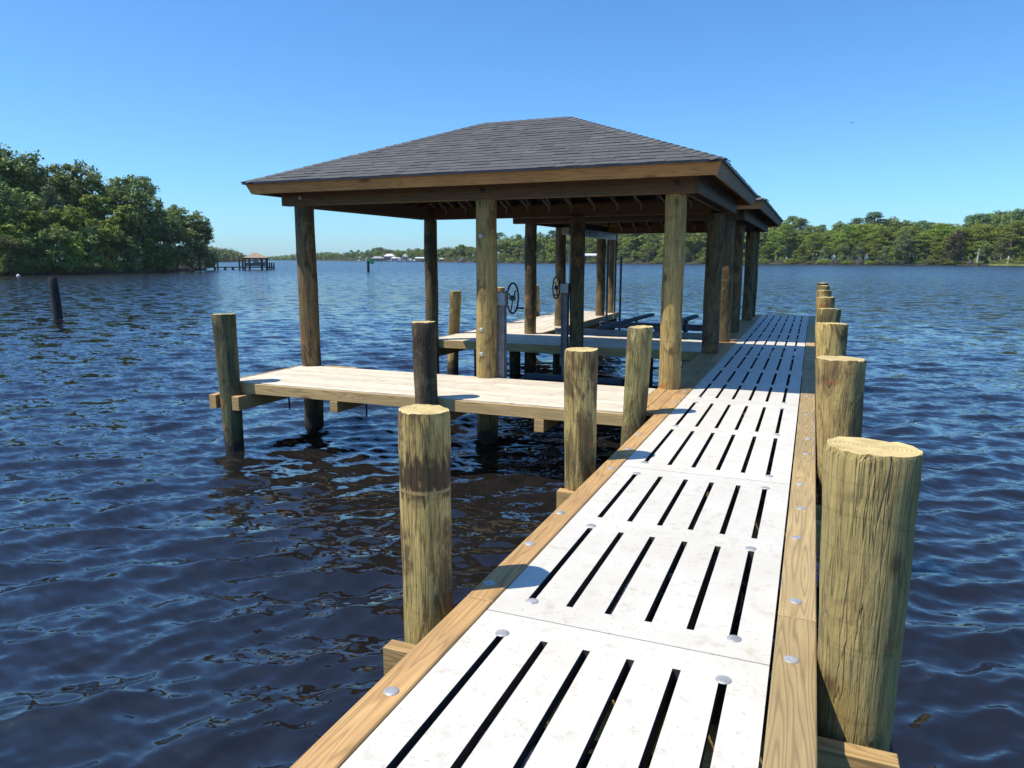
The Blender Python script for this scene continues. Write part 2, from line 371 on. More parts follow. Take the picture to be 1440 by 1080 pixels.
# ------------------------------------------------------------------ walkway
walk = thing('walkway', 'long dock walkway of slotted white panels between wooden side rails', 'walkway', (-.68, 0, 0))
OX = .68
JY = [.12, 2.86, 5.42, 8.43, 11.0, 14.2, 16.7, 19.72, 22.3]
XL, XR = -1.297, -.062
SX = [-1.145, -.955, -.77, -.585, -.40, -.22]
TT = [.7, .35, .9, .6, .8, .55, .7, .6]
for k in range(8):
    y0, y1 = JY[k]+.004, JY[k+1]-.004
    xs = [XL]
    for c in SX: xs += [c-.0165, c+.0165]
    xs.append(XR); L = (y1-y0-.165*2-.2)/2
    ys = [y0, y0+.165, y0+.165+L, y1-.165-L, y1-.165, y1]
    m = MB(); zt, zb = 0., -.05; nx, ny = len(xs), len(ys); t = TT[k]
    hole = lambda i, j: i % 2 == 1 and j in (1, 3)
    V = [(x+OX, y, z) for z in (zt, zb) for y in ys for x in xs]; F = []; G = []
    idx = lambda i, j, b: b*nx*ny+j*nx+i
    for j in range(ny-1):
        for i in range(nx-1):
            if hole(i, j):
                a, b_, c, d = (i, j), (i+1, j), (i+1, j+1), (i, j+1)
                for p, q in ((a, b_), (b_, c), (c, d), (d, a)): G.append((idx(*p, 0), idx(*q, 0), idx(*q, 1), idx(*p, 1)))
            else:
                F.append((idx(i, j, 0), idx(i+1, j, 0), idx(i+1, j+1, 0), idx(i, j+1, 0)))
                F.append((idx(i, j+1, 1), idx(i+1, j+1, 1), idx(i+1, j, 1), idx(i, j, 1)))
    for i in range(nx-1):
        F.append((idx(i, 0, 1), idx(i+1, 0, 1), idx(i+1, 0, 0), idx(i, 0, 0))); F.append((idx(i, ny-1, 0), idx(i+1, ny-1, 0), idx(i+1, ny-1, 1), idx(i, ny-1, 1)))
    for j in range(ny-1):
        F.append((idx(0, j, 0), idx(0, j+1, 0), idx(0, j+1, 1), idx(0, j, 1))); F.append((idx(nx-1, j, 1), idx(nx-1, j+1, 1), idx(nx-1, j+1, 0), idx(nx-1, j, 0)))
    m.add(V, F, t); o_ = len(m.v)-len(V)
    for f in G: m.f.append([i+o_ for i in f]); m.t.append(t); m.m.append(1); m.s.append(False)
    p = m.build('deck_panel', [PANEL, SLOT], walk)
    for c in (SX[0], SX[5]):
        for yy in (ys[1]-.005, (ys[2]+ys[3])/2 - (.05 if k % 2 else -.04), ys[4]+.005):
            b = MB(); b.dome(c+OX+random.uniform(-.012, .012), yy+random.uniform(-.015, .015), 0, .031, .006); b.build('bolt', GALV, p)
def rail(x0, x1, ys, mat, top, bolts=True):
    for a, b_ in zip(ys[:-1], ys[1:]):
        m = MB(); m.box(x0+OX, x1+OX, a+.004, b_-.004, top-.045, top, None, 0, .005); o = m.build('rail_board', mat, walk)
        if bolts:
            y = a+.17
            while y < b_-.1:
                d = MB(); d.dome((x0+x1)/2+OX+random.uniform(-.025, .025), y, top, .03, .006); d.build('bolt', GALV, o); y += random.choice((.55, .85, 1.1))
rail(-1.44, -1.302, [.0, 2.93, 5.75, 8.65, 11.6, 14.5, 17.4, 20.2, 22.3], RAILY, .010)
rail(-.050, .112, [.0, 3.3, 6.15, 9.3, 12.3, 15.2, 18.2, 22.3], RAILG, .010)
rail(-1.585, -1.445, [7.5, 10.2, 14.0, 18.0, 22.2], RAILY, .004, False)
rail(-1.725, -1.59, [7.5, 10.9, 15.0, 19.0, 22.2], RAILY, .002, False)
for x in (-1.69, -1.375, -.93, -.47, .035):
    m = MB(); m.box(x-.022+OX, x+.022+OX, .02 if x > -1.6 else 7.45, 22.2, -.235, -.054); m.build('stringer', RIMY, walk)
m = MB(); m.box(XL+OX, XR+OX, 22.31, 22.35, -.2, .004); m.build('end_board', RIMX, walk)
for y in (2.97, 5.55, 8.85, 11.75, 14.75, 17.6, 20.3, 22.1):
    for s in (-1, 1):
        m = MB(); xl = -1.80 if y < 8 else -1.7
        m.box(xl+OX, .41+OX, y+s*.178-.04, y+s*.178+.04, -.45, -.238, None, 0, .004); o = m.build('pile_cap', CAPX, walk)
    for x in (-1.67, .27):
        d = MB(); d.tube([(x+OX, y-.24, -.35), (x+OX, y-.215, -.35)], .02, 10); d.build('bolt', GALV, walk)

# ------------------------------------------------------------------ platforms
def deck(parent, x0, x1, y0, y1, along, z=0., bw=.138):
    m = MB(); g = .013
    if along == 'X':
        n = round((y1-y0)/bw); w = (y1-y0)/n
        for k in range(n):
            cuts = [x0, x0+(x1-x0)*random.uniform(.35, .65), x1] if x1-x0 > 3 else [x0, x1]
            for a, b_ in zip(cuts[:-1], cuts[1:]): m.box(a+.002, b_-.002, y0+k*w+g/2, y0+(k+1)*w-g/2, z-.036, z+random.uniform(-.002, .002), None, 0, .003)
        return m.build('deck_boards', DECKX, parent)
    n = round((x1-x0)/bw); w = (x1-x0)/n
    for k in range(n):
        cuts = [y0, y0+(y1-y0)*random.uniform(.35, .65), y1]
        for a, b_ in zip(cuts[:-1], cuts[1:]): m.box(x0+k*w+g/2, x0+(k+1)*w-g/2, a+.002, b_-.002, z-.036, z+random.uniform(-.002, .002), None, 0, .003)
    return m.build('deck_boards', DECKY, parent)
def part_box(parent, name, mat, *b, bev=.004):
    m = MB(); m.box(*b, None, 0, bev); return m.build(name, mat, parent)
pl = thing('side_platform', 'sunlit cream board platform running left from the walkway under the front posts', 'platform', (-4.4, 8.2, 0))
ox, oy = 4.4, -8.2
P = lambda x0, x1, y0, y1: (x0+ox, x1+ox, y0+oy, y1+oy)
deck(pl, *P(-7.1, -1.73, 7.42, 8.98), 'X')
part_box(pl, 'rim_board', RIMX, *P(-7.1, -1.75, 7.37, 7.41), -.145, -.012)
part_box(pl, 'rim_board', RIMX, *P(-7.1, -1.75, 8.94, 8.975), -.145, -.042)
part_box(pl, 'rim_board', RIMY, *P(-7.145, -7.105, 7.42, 9.0), -.145, .003)
part_box(pl, 'edge_strip', CAPX, *P(-7.14, -6.2, 9.0, 9.04), -.10, .006)
for x in (-7.16, -6.78, -5.42, -4.22, -3.92, -2.7):
    part_box(pl, 'cross_beam', CAPX, *P(x-.055, x+.055, 7.14 if x < -6 else 7.36, 9.12), -.33 if x < -6 else -.29, -.148)
for x in (-6.3, -5.1, -3.4, -2.2):
    d = MB(); d.tube([(x+ox, 7.6+oy, -.36), (x+ox, 7.6+oy, -.10)], .012, 8); d.build('bolt', BLK, pl)
pl2 = thing('middle_platform', 'shaded board platform crossing between the two roofed slips', 'platform', (-4.4, 13.8, 0))
oy = -13.8
deck(pl2, *P(-7.05, -1.735, 12.92, 14.75), 'X')
part_box(pl2, 'rim_board', RIMX, *P(-7.05, -1.74, 12.87, 12.912), -.16, -.004)
part_box(pl2, 'rim_board', RIMX, *P(-5.4, -1.74, 14.76, 14.80), -.16, -.004)
part_box(pl2, 'rim_board', RIMY, *P(-7.1, -7.056, 12.92, 14.75), -.16, .003)
for x in (-7.0, -4.2, -1.95):
    part_box(pl2, 'cross_beam', CAPX, *P(x-.055, x+.055, 12.7, 14.9), -.36, -.165)
for x in (-6.75, -5.9, -4.9, -3.0): 
    m = MB(); m.tube([(x+ox, 14.55+oy, -1.8), (x+ox, 14.55+oy, -.165)], .12, 18, wob=.02); m.build('support_pile', LOG[3], pl2)
fp = thing('finger_pier', 'narrow sunlit pier running away along the far slip', 'pier', (-6.25, 18, 0))
ox, oy = 6.25, -18
deck(fp, *P(-7.05, -5.44, 14.76, 21.75), 'Y', .001)
part_box(fp, 'rim_board', RIMY, *P(-5.435, -5.395, 14.81, 21.75), -.16, .004)
part_box(fp, 'rim_board', RIMY, *P(-7.1, -7.055, 14.76, 21.75), -.16, .004)
part_box(fp, 'rim_board', RIMX, *P(-7.05, -5.44, 21.755, 21.8), -.16, .003)
for y in (16.6, 19.2, 21.4):
    part_box(fp, 'cross_beam', CAPX, *P(-7.3, -5.38, y-.05, y+.05), -.36, -.165)

# ------------------------------------------------------------------ boathouses
def clip_poly(poly, a, b_, c):            # keep a*u + b*v <= c
    out = []
    for i in range(len(poly)):
        p, q = poly[i], poly[(i+1) % len(poly)]
        dp, dq = a*p[0]+b_*p[1]-c, a*q[0]+b_*q[1]-c
        if dp <= 0: out.append(p)
        if dp*dq < 0: k = dp/(dp-dq); out.append((p[0]+(q[0]-p[0])*k, p[1]+(q[1]-p[1])*k))
    return out
def hip_roof(parent, o3, x0, x1, y0, y1, ze, slope, axis):
    """shingled hip roof in thing-local coordinates (o3 is subtracted)"""
    hx, hy = (x1-x0)/2, (y1-y0)/2; half = min(hx, hy); rise = half*slope
    cs = math.cos(math.atan(slope))
    ctr = Vector(((x0+x1)/2, (y0+y1)/2, 0))
    sides = [((x0, y0), (1, 0), (0, 1), x1-x0, 'X'), ((x1, y0), (0, 1), (-1, 0), y1-y0, 'Y'),
             ((x1, y1), (-1, 0), (0, -1), x1-x0, 'X'), ((x0, y1), (0, -1), (1, 0), y1-y0, 'Y')]
    sl = half/cs; raf = []
    for (px, py), u, n, W, ax in sides:
        def P3(a, v, off=0.):
            h = v*cs
            nz = Vector((-n[0]*slope, -n[1]*slope, 1)).normalized()
            return Vector((px+u[0]*a+n[0]*h, py+u[1]*a+n[1]*h, ze+h*slope))+nz*off-Vector(o3)
        m = MB(); ex = .142; v = -.02; r = 0
        while v < sl:
            v1 = min(v+ex, sl); a = -1.+random.uniform(0, .3)
            off = random.random()
            a -= off*.3
            while a < W+.2:
                w = random.choice((.14, .17, .2, .28, .33)); thick = random.choice((.007, .007, .011))
                q = [(a+.0015, v+random.choice((0, 0, .006))), (a+w-.0015, v), (a+w-.0015, v1+.01), (a+.0015, v1+.01)]
                q = clip_poly(q, -1, cs, .03 if v < 0 else .0); 
                q = clip_poly(q, 1, cs, W+(.03 if v < 0 else 0)) if len(q) > 2 else q
                q = clip_poly(q, 0, 1, sl) if len(q) > 2 else q
                if len(q) > 2:
                    top = [P3(s_, t_, .004+thick*(1-.8*(t_-v)/ex)) for s_, t_ in q]; bot = [P3(s_, t_, -.004) for s_, t_ in q]
                    k = len(q)
                    m.add(top+bot, [tuple(range(k))]+[(i, i+k, (i+1) % k+k, (i+1) % k) for i in range(k)], min(1, max(0, random.gauss(.47, .17))))
                a += w
            v = v1; r += 1
        m.build('shingle_slope', SHING, parent)
        # decking under the shingles and the rafters below it
        d = MB(); tp = [(0, 0), (W, 0), (W-half, sl), (half, sl)]
        d.add([P3(a, v, -.005) for a, v in tp]+[P3(a+(.02 if i in (0, 3) else -.02), v, -.02) for i, (a, v) in enumerate(tp)], [(0,1,2,3), (7,6,5,4), (0,4,5,1), (1,5,6,2), (2,6,7,3), (3,7,4,0)], .5)
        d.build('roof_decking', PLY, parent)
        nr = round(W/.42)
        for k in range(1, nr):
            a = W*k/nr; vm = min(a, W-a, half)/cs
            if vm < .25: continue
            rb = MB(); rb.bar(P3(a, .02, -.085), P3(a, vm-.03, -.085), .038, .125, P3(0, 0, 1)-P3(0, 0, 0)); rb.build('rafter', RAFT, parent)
            raf.append((P3(a, 0), ax))
        # square-cut fascia board, mitred at the corners
        f = MB(); b0 = .062; dz = .155; th = .035
        vs = [P3(0, 0, -.002), P3(W, 0, -.002), P3(W, 0, -.002)+Vector((n[0]-u[0], n[1]-u[1], 0))*b0-Vector((0,0,dz)), P3(0, 0, -.002)+Vector((n[0]+u[0], n[1]+u[1], 0))*b0-Vector((0,0,dz))]
        nn = Vector((n[0], n[1], .15))*th
        sh = [Vector((u[0], u[1], 0))*th, -Vector((u[0], u[1], 0))*th, -Vector((u[0], u[1], 0))*th, Vector((u[0], u[1], 0))*th]
        vs = vs+[p+nn*(1 if i > 1 else 1)+s_-Vector((0,0,.012 if i < 2 else 0)) for i, (p, s_) in enumerate(zip(vs, sh))]
        f.add(vs, [(0,1,2,3)[::-1], (4,5,6,7), (3,2,6,7), (0,4,5,1), (0,3,7,4), (1,5,6,2)])
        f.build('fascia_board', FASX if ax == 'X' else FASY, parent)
        e = MB(); e.add([P3(-.02, -.024, .003), P3(W+.02, -.024, .003), P3(W+.02, -.024, .003)-Vector((0,0,.022)), P3(-.02, -.024, .003)-Vector((0,0,.022)),
                         P3(.0, .012, .001), P3(W, .012, .001), P3(W, .012, .001)-Vector((0,0,.03)), P3(0, .012, .001)-Vector((0,0,.03))],
                        [(3,2,1,0), (0,1,5,4), (2,3,7,6), (4,5,6,7)], .5); e.build('drip_edge', DRIP, parent)
    # ridge and hip caps
    zr = ze+rise
    if axis == 'X': A, B = Vector((x0+half, ctr.y, zr)), Vector((x1-half, ctr.y, zr)); ends = [((x0, y0), A), ((x0, y1), A), ((x1, y0), B), ((x1, y1), B)]
    else: A, B = Vector((ctr.x, y0+half, zr)), Vector((ctr.x, y1-half, zr)); ends = [((x0, y0), A), ((x1, y0), A), ((x0, y1), B), ((x1, y1), B)]
    m = MB()
    def caps(p, q, na, nb):
        L = (q-p).length; d = (q-p)/L; k = int(L/.14)
        up = (na+nb).normalized()
        sa = (na.cross(d)).normalized(); sb = (nb.cross(d)).normalized()
        if sa.dot(nb) > 0: sa = -sa
        if sb.dot(na) > 0: sb = -sb
        for i in range(k):
            a = p+d*L*(i+.15)/k; b_ = p+d*L*min((i+1.25)/k, 1); w = .13; l0, l1 = .020, .010
            vs = [a+up*l0, a+sa*w+na*(l0-.006), a+sb*w+nb*(l0-.006), b_+up*l1, b_+sa*w+na*l1, b_+sb*w+nb*l1]
            vs += [x-up*.012 for x in vs[:3]]
            m.add([x-Vector(o3) for x in vs], [(0,3,4,1), (0,2,5,3), (0,1,7,6), (0,6,8,2)], min(1, max(0, random.gauss(.5, .2))))
    NX = lambda sx, sy: Vector((sx*slope, sy*slope, 1)).normalized()
    for (cx, cy), T in ends:
        sx = -1 if cx == x0 else 1; sy = -1 if cy == y0 else 1
        caps(Vector((cx, cy, ze)), T, NX(sx, 0), NX(0, sy))
    if axis == 'X': caps(A, B, NX(0, -1), NX(0, 1))
    else: caps(A, B, NX(-1, 0), NX(1, 0))
    m.build('ridge_cap', SHING, parent)
    return raf

def post_part(parent, o3, x, y, r, ztop, name='post', mat=None):
    m = log_mb(0, 0, 0, 0, r*1.04, r, ztop, -1.9, 26)
    return m.build(name, [mat or POST, END], parent, None, (x-o3[0], y-o3[1], -o3[2]))
def ties(parent, o3, ys, xs, zb, axis):
    for x in xs:
        m = MB(); X, Y = x-o3[0], ys-o3[1]
        m.bar((X-.10, Y-.10, zb+.10), (X, Y-.012, zb-.02), .032, .006, (0, 1, 0)); m.bar((X, Y-.012, zb-.02), (X+.004, Y-.012, zb-.12), .034, .006, (0, 1, 0))
        m.build('rafter_tie', TIE, parent)

# the front boathouse
o3 = (-4.2, 10.9, 0)
bh = thing('boathouse', 'open boathouse with a dark shingled hip roof beside the walkway, the nearer of the two', 'boathouse', o3, 'boathouses on the dock')
hip_roof(bh, o3, -7.55, -.985, 8.40, 13.55, 2.665, .405, 'X')
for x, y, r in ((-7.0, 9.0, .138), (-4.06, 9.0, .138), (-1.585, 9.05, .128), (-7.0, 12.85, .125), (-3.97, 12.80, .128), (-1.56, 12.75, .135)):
    p = post_part(bh, o3, x, y, r, 2.362 if y < 10 else 2.345, 'post', POST if y < 10 and x > -6 else SHADEPOST)
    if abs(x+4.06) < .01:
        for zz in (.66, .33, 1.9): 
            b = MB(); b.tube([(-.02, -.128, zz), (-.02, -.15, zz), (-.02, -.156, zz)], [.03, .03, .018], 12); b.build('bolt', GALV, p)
def bbox(parent, o3, name, mat, x0, x1, y0, y1, z0, z1):
    return part_box(parent, name, mat, x0-o3[0], x1-o3[0], y0-o3[1], y1-o3[1], z0-o3[2], z1-o3[2])
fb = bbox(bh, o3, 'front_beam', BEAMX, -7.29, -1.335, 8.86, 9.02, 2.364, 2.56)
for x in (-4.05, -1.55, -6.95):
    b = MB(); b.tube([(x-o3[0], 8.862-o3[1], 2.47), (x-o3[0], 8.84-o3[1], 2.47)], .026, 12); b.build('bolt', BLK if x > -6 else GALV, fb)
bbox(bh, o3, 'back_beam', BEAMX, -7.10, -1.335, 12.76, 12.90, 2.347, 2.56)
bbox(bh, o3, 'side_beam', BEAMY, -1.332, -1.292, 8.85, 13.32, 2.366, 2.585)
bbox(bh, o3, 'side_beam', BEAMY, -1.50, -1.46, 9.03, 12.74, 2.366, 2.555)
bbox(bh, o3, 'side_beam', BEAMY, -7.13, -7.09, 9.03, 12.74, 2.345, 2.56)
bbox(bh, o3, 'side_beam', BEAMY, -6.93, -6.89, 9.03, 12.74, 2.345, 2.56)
ties(bh, o3, 12.755, np.arange(-6.6, -1.6, .42), 2.55, 'X')
# the far boathouse
o4 = (-3.6, 18.2, 0)
bf = thing('boathouse', 'farther boathouse whose eave shows past the right corner of the nearer roof', 'boathouse', o4, 'boathouses on the dock')
hip_roof(bf, o4, -6.35, -.90, 14.2, 22.35, 2.655, .405, 'Y')
for x in (-5.6, -1.56):
    for y in (14.7, 16.7, 20.2, 21.45): post_part(bf, o4, x+(.03 if y > 20 and x < -3 else 0), y, .125, 2.325, 'post', SHADEPOST)
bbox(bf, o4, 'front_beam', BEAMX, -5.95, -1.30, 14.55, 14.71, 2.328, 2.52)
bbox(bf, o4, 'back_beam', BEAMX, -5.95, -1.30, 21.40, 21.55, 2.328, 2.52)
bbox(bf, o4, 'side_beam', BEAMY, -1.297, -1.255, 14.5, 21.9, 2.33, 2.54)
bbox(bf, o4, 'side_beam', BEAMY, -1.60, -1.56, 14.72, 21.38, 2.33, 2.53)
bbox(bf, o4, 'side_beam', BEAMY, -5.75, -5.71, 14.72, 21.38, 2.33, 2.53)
ties(bf, o4, 21.39, np.arange(-5.3, -1.7, .42), 2.52, 'X')

# ------------------------------------------------------------------ boat lifts
def wheel_unit(x, y, side, label, zb=-.2):
    t = thing('hand_wheel_winch', label, 'winch', (x, y, 0), 'hand wheel winches of the near slip')
    m = MB(); m.box(-.045, .045, -.03, .03, zb, 1.05, .5, 0, .004); m.box(-.06, -.046, -.05, .05, -.2, 1.0, .5); m.box(.046, .06, -.05, .05, -.2, 1.0, .5); m.build('upright', ALUP, t)
    m = MB(); m.box(-.075, .075, -.06, .06, .98, 1.16, .5, 0, .01); m.tube([(-.02, 0, 1.08), (side*.16, 0, 1.08)], .018, 10); m.build('gearbox', ALU, t)
    m = MB(); cx = side*.17
    m.ring((cx, 0, 1.08), (1, 0, 0), .20, .013)
    for a in (.5, 2.6, 4.7): m.tube([(cx, 0, 1.08), (cx-side*.03, .2*math.cos(a), 1.08+.2*math.sin(a))], .010, 8)
    m.tube([(cx, .14, .94), (cx+side*.10, .14, .94)], .012, 8); m.tube([(cx-.03, 0, 1.08), (cx+.03, 0, 1.08)], .035, 12)
    m.build('wheel', BLK, t)
    return t
wheel_unit(-3.875, 9.06, 1, 'black hand wheel on a pale metal upright against the bolted front post')
wheel_unit(-4.17, 12.72, -1, 'black hand wheel on a metal upright against the middle back post, near the middle platform', -.6)
lf = thing('lift_cradle', 'dark low lift cradle hanging over the water between the two hand wheels', 'boat lift', (-3.8, 10.8, 0))
for y, z in ((9.7, -.36), (10.6, -.40), (11.9, -.40)):
    m = MB(); w = 1.15
    m.box(-.6, w, y-10.8-.05, y-10.8+.05, z-.012, z, .5); m.box(-.6, w, y-10.8-.012, y-10.8+.012, z-.13, z-.012, .5); m.box(-.6, w, y-10.8-.05, y-10.8+.05, z-.142, z-.13, .5)
    m.build('cross_beam', BLK, lf)
for y in (-.75, .35):
    m = MB(); m.box(-.55, 1.1, y-.06, y+.06, -.358, -.28, .5, 0, .01); m.build('bunk', CARPET, lf)
m = MB(); m.box(-.66, -.61, -1.2, 1.2, -.52, -.38, .5); m.build('side_beam', BLK, lf)

bl = thing('boat_lift', 'aluminium boat lift with beams, grey bunks and top girders inside the far slip', 'boat lift', (-3.6, 18, 0))
def ibeam(p, axis, a, b_, z0, z1, w, mat, name):
    m = MB(); h = .014
    if axis == 'X':
        m.box(a, b_, p-w/2, p+w/2, z1-h, z1, .5); m.box(a, b_, p-w/2, p+w/2, z0, z0+h, .5); m.box(a, b_, p-.008, p+.008, z0+h, z1-h, .5)
    else:
        m.box(p-w/2, p+w/2, a, b_, z1-h, z1, .5); m.box(p-w/2, p+w/2, a, b_, z0, z0+h, .5); m.box(p-.008, p+.008, a, b_, z0+h, z1-h, .5)
    return m.build(name, mat, bl)
ibeam(-2.3, 'X', -1.78, 1.85, -.085, .05, .12, ALU, 'cross_beam')
ibeam(.9, 'X', -1.62, 1.85, -.21, -.055, .12, ALUP, 'cross_beam')
for x in (-.62, .62):
    m = MB(); m.bar((x, -2.6, .11), (x, 2.9, .02), .14, .075); m.build('bunk', CARPET, bl)
    for y in (-2.3, .9):
        m = MB(); m.box(x-.04, x+.04, y-.04, y+.04, .052 if y < 0 else -.053, .068 if y < 0 else .012, .5); m.build('bunk_bracket', ALU, bl)
for x, y in ((-1.22, 1.5), (-1.66, 1.75)):
    m = MB(); m.tube([(x, y, -1.2), (x, y, 1.66 if x > -1.5 else 2.1)], .032, 12); m.build('guide_pole', BLUEPIPE, bl)
m = MB(); m.tube([(.95, -1.0, -.9), (.95, -1.0, .18), (.95, -1.0, .23)], [.055, .055, .03], 12); m.build('guide_pole', BLK, bl)
for x in (-1.70, 1.82):
    g = ibeam(x, 'Y', -1.75, 2.75, 2.13, 2.31, .10, ALU, 'top_girder')
    if x < 0:
        m = MB(); m.box(.012+x, .02+x, .02, .72, 2.17, 2.275, .5)
        m.build('name_plate', BLK, g)
        m = MB()
        for i in range(6): m.box(.0201+x, .0215+x, .10+i*.095, .10+i*.095+(.05 if i % 2 else .065), 2.20, 2.245, .5)
        m.build('plate_lettering', ALU, g)
m = MB(); m.box(-1.78, -1.60, -1.92, -1.78, 2.15, 2.31, .5, 0, .01); m.build('drive_box', plain('grey_casing', (.36,.34,.3), .6), bl)
for y in (-1.6, 2.6):
    m = MB(); m.tube([(-1.68, y, -.1), (-1.68, y, 2.13)], .012, 6); m.build('cable', GALV, bl)

# ------------------------------------------------------------------ water
def water():
    rng = np.random.RandomState(3)
    fine = np.linspace(-46, 46, 960); coarse = np.concatenate([np.linspace(-180, -46, 60, False), fine, np.linspace(46, 180, 60, False)[1:]])
    ang = np.radians(coarse)+YAW+math.pi/2
    rr = [.4]
    while rr[-1] < 3000: rr.append(rr[-1]*(1.0062 if rr[-1] < 70 else (1.03 if rr[-1] < 400 else 1.12)))
    rr = np.array(rr); na, nr = len(ang), len(rr)
    Rg, Ag = np.meshgrid(rr, ang, indexing='ij')
    X, Y = Rg*np.cos(Ag), Rg*np.sin(Ag); Z = np.zeros_like(X); DX = np.zeros_like(X); DY = np.zeros_like(X)
    dr = np.gradient(rr)[:, None]; da = np.abs(np.gradient(ang))[None, :]*Rg
    cell = np.maximum(np.broadcast_to(dr, X.shape), da)
    N = 110; wind = YAW-math.pi/2+.30
    for i in range(N):
        lam = .065*(.95/.065)**((i+rng.rand())/N); th = wind+rng.normal(0, .50)
        k = 2*math.pi/lam; st = WATER_STEEP/math.sqrt(N)*(1.0 if lam < .9 else .75); a = st*1.414/k
        ph = rng.rand()*6.28
        wgt = np.clip((lam/cell-2.5)/3.0, 0, 1)
        p = k*(X*math.cos(th)+Y*math.sin(th))+ph
        Z += a*wgt*np.sin(p); DX -= -a*wgt*math.cos(th)*np.cos(p)*.8; DY -= -a*wgt*math.sin(th)*np.cos(p)*.8
    # gusts: calmer and rougher stretches
    V = np.stack([X+DX, Y+DY, Z], -1).reshape(-1, 3)
    V = np.vstack([V, [[0, 0, 0]]]); c = len(V)-1
    i, j = np.meshgrid(np.arange(nr-1), np.arange(na), indexing='ij'); j2 = (j+1) % na
    F = np.stack([i*na+j, (i+1)*na+j, (i+1)*na+j2, i*na+j2], -1).reshape(-1, 4)
    me = bpy.data.meshes.new('water'); me.vertices.add(len(V)); me.vertices.foreach_set('co', V.astype(np.float32).ravel())
    nf = len(F); tri = np.array([[c, jj, (jj+1) % na] for jj in range(na)])
    loops = np.concatenate([F.ravel(), tri.ravel()]); me.loops.add(len(loops)); me.loops.foreach_set('vertex_index', loops.astype(np.int32))
    me.polygons.add(nf+na)
    me.polygons.foreach_set('loop_start', np.concatenate([np.arange(nf)*4, nf*4+np.arange(na)*3]).astype(np.int32))
    me.polygons.foreach_set('loop_total', np.concatenate([np.full(nf, 4), np.full(na, 3)]).astype(np.int32))
    me.polygons.foreach_set('use_smooth', np.ones(nf+na, bool)); me.update(calc_edges=True); me.validate()
    m, nt, b = M_('river_water'); t = NT(nt)
    b.inputs['Base Color'].default_value = (.012, .011, .011, 1); b.inputs['Roughness'].default_value = .045; b.inputs['IOR'].default_value = 1.70
    g = t.n('ShaderNodeNewGeometry'); P_ = g.outputs['Position']
    def nz(scale, st, rot):
        mp = t.n('ShaderNodeMapping'); mp.inputs['Rotation'].default_value = (0, 0, rot); mp.inputs['Scale'].default_value = st; t.l(P_, mp.inputs[0])
        x = t.n('ShaderNodeTexNoise', Scale=scale, Detail=2., Roughness=.5); t.l(mp.outputs[0], x.inputs['Vector'])
        s = t.n('ShaderNodeVectorMath', operation='SUBTRACT'); t.l(x.outputs['Color'], s.inputs[0]); s.inputs[1].default_value = (.5, .5, .5); return s.outputs[0]
    cd = t.n('ShaderNodeCameraData').outputs['View Distance'] if False else None
    ln = t.n('ShaderNodeVectorMath', operation='LENGTH'); t.l(P_, ln.inputs[0])      # ripples too fine to model are left to the normal
    farw = t.ramp(t.math('DIVIDE', ln.outputs['Value'], 120.), [(.05, .16), (.3, .6), (1., 1.)])
    t.l(t.ramp(t.math('DIVIDE', ln.outputs['Value'], 160.), [(.06, .045), (.3, .09), (1., .22)]), b.inputs['Roughness'])
    n1 = nz(12., (.45, 1, 1), -(wind+math.pi/2)); n2 = nz(2.3, (.45, 1, 1), -(wind+math.pi/2))
    a1 = t.n('ShaderNodeVectorMath', operation='SCALE'); t.l(n1, a1.inputs[0]); a1.inputs['Scale'].default_value = .55
    a2 = t.n('ShaderNodeVectorMath', operation='SCALE'); t.l(n2, a2.inputs[0]); t.l(t.math('MULTIPLY', farw, 1.9), a2.inputs['Scale'])
    a3 = t.n('ShaderNodeVectorMath', operation='ADD'); t.l(a1.outputs[0], a3.inputs[0]); t.l(a2.outputs[0], a3.inputs[1])
    a4 = t.n('ShaderNodeVectorMath', operation='MULTIPLY'); t.l(a3.outputs[0], a4.inputs[0]); a4.inputs[1].default_value = (1, 1, 0)
    a5 = t.n('ShaderNodeVectorMath', operation='ADD'); t.l(a4.outputs[0], a5.inputs[0]); t.l(g.outputs['Normal'], a5.inputs[1])
    a6 = t.n('ShaderNodeVectorMath', operation='NORMALIZE'); t.l(a5.outputs[0], a6.inputs[0]); t.l(a6.outputs[0], b.inputs['Normal'])
    me.materials.append(m)
    o = bpy.data.objects.new('water', me); COL.objects.link(o); o.location = (0, 0, WZ); struct(o)
WATER_STEEP = .25
water()

# ------------------------------------------------------------------ banks
SOIL = plain('bank_soil', (.055,.045,.03), .95, 0, .4, .6, .5)
GRASS = plain('bank_grass', (.16,.19,.045), .95, 0, .35, .5, .5)
def bank(name, pts, depth, h, mat):
    m = MB(); rows = []
    for t_, z in ((-3, -.6), (0, .12), (.8, .5), (6, h*.5), (depth*.3, h), (depth, h*1.2)):
        rows.append([Vector((p.x, p.y, 0))+Vector((p.x, p.y, 0)).normalized()*(t_+random.uniform(-.5, .5))+Vector((0, 0, WZ+z+random.uniform(-.06, .06))) for p in pts])
    n = len(pts); vs = [v for r in rows for v in r]
    m.add(vs, [(i*n+k, i*n+k+1, (i+1)*n+k+1, (i+1)*n+k) for i in range(len(rows)-1) for k in range(n-1)], .5, 0, True)
    return struct(m.build(name, mat))
def dist_left(px): 
    return float(np.interp(px, [-420, -150, 0, 150, 240, 292], [96, 122, 134, 140, 158, 178]))
def dist_right(px):
    return float(np.interp(px, [440, 520, 560, 640, 720, 820, 960, 1100, 1250, 1440, 1600, 1900], [980, 800, 700, 560, 470, 420, 390, 372, 352, 338, 330, 320]))
bank('left_bank', [far(px, 364, dist_left(px)) for px in np.arange(-420, 293, 12)], 90, 1.2, SOIL)
bank('right_bank', [far(px, 364, dist_right(px)) for px in np.arange(440, 1900, 14)], 160, 2.0, SOIL)
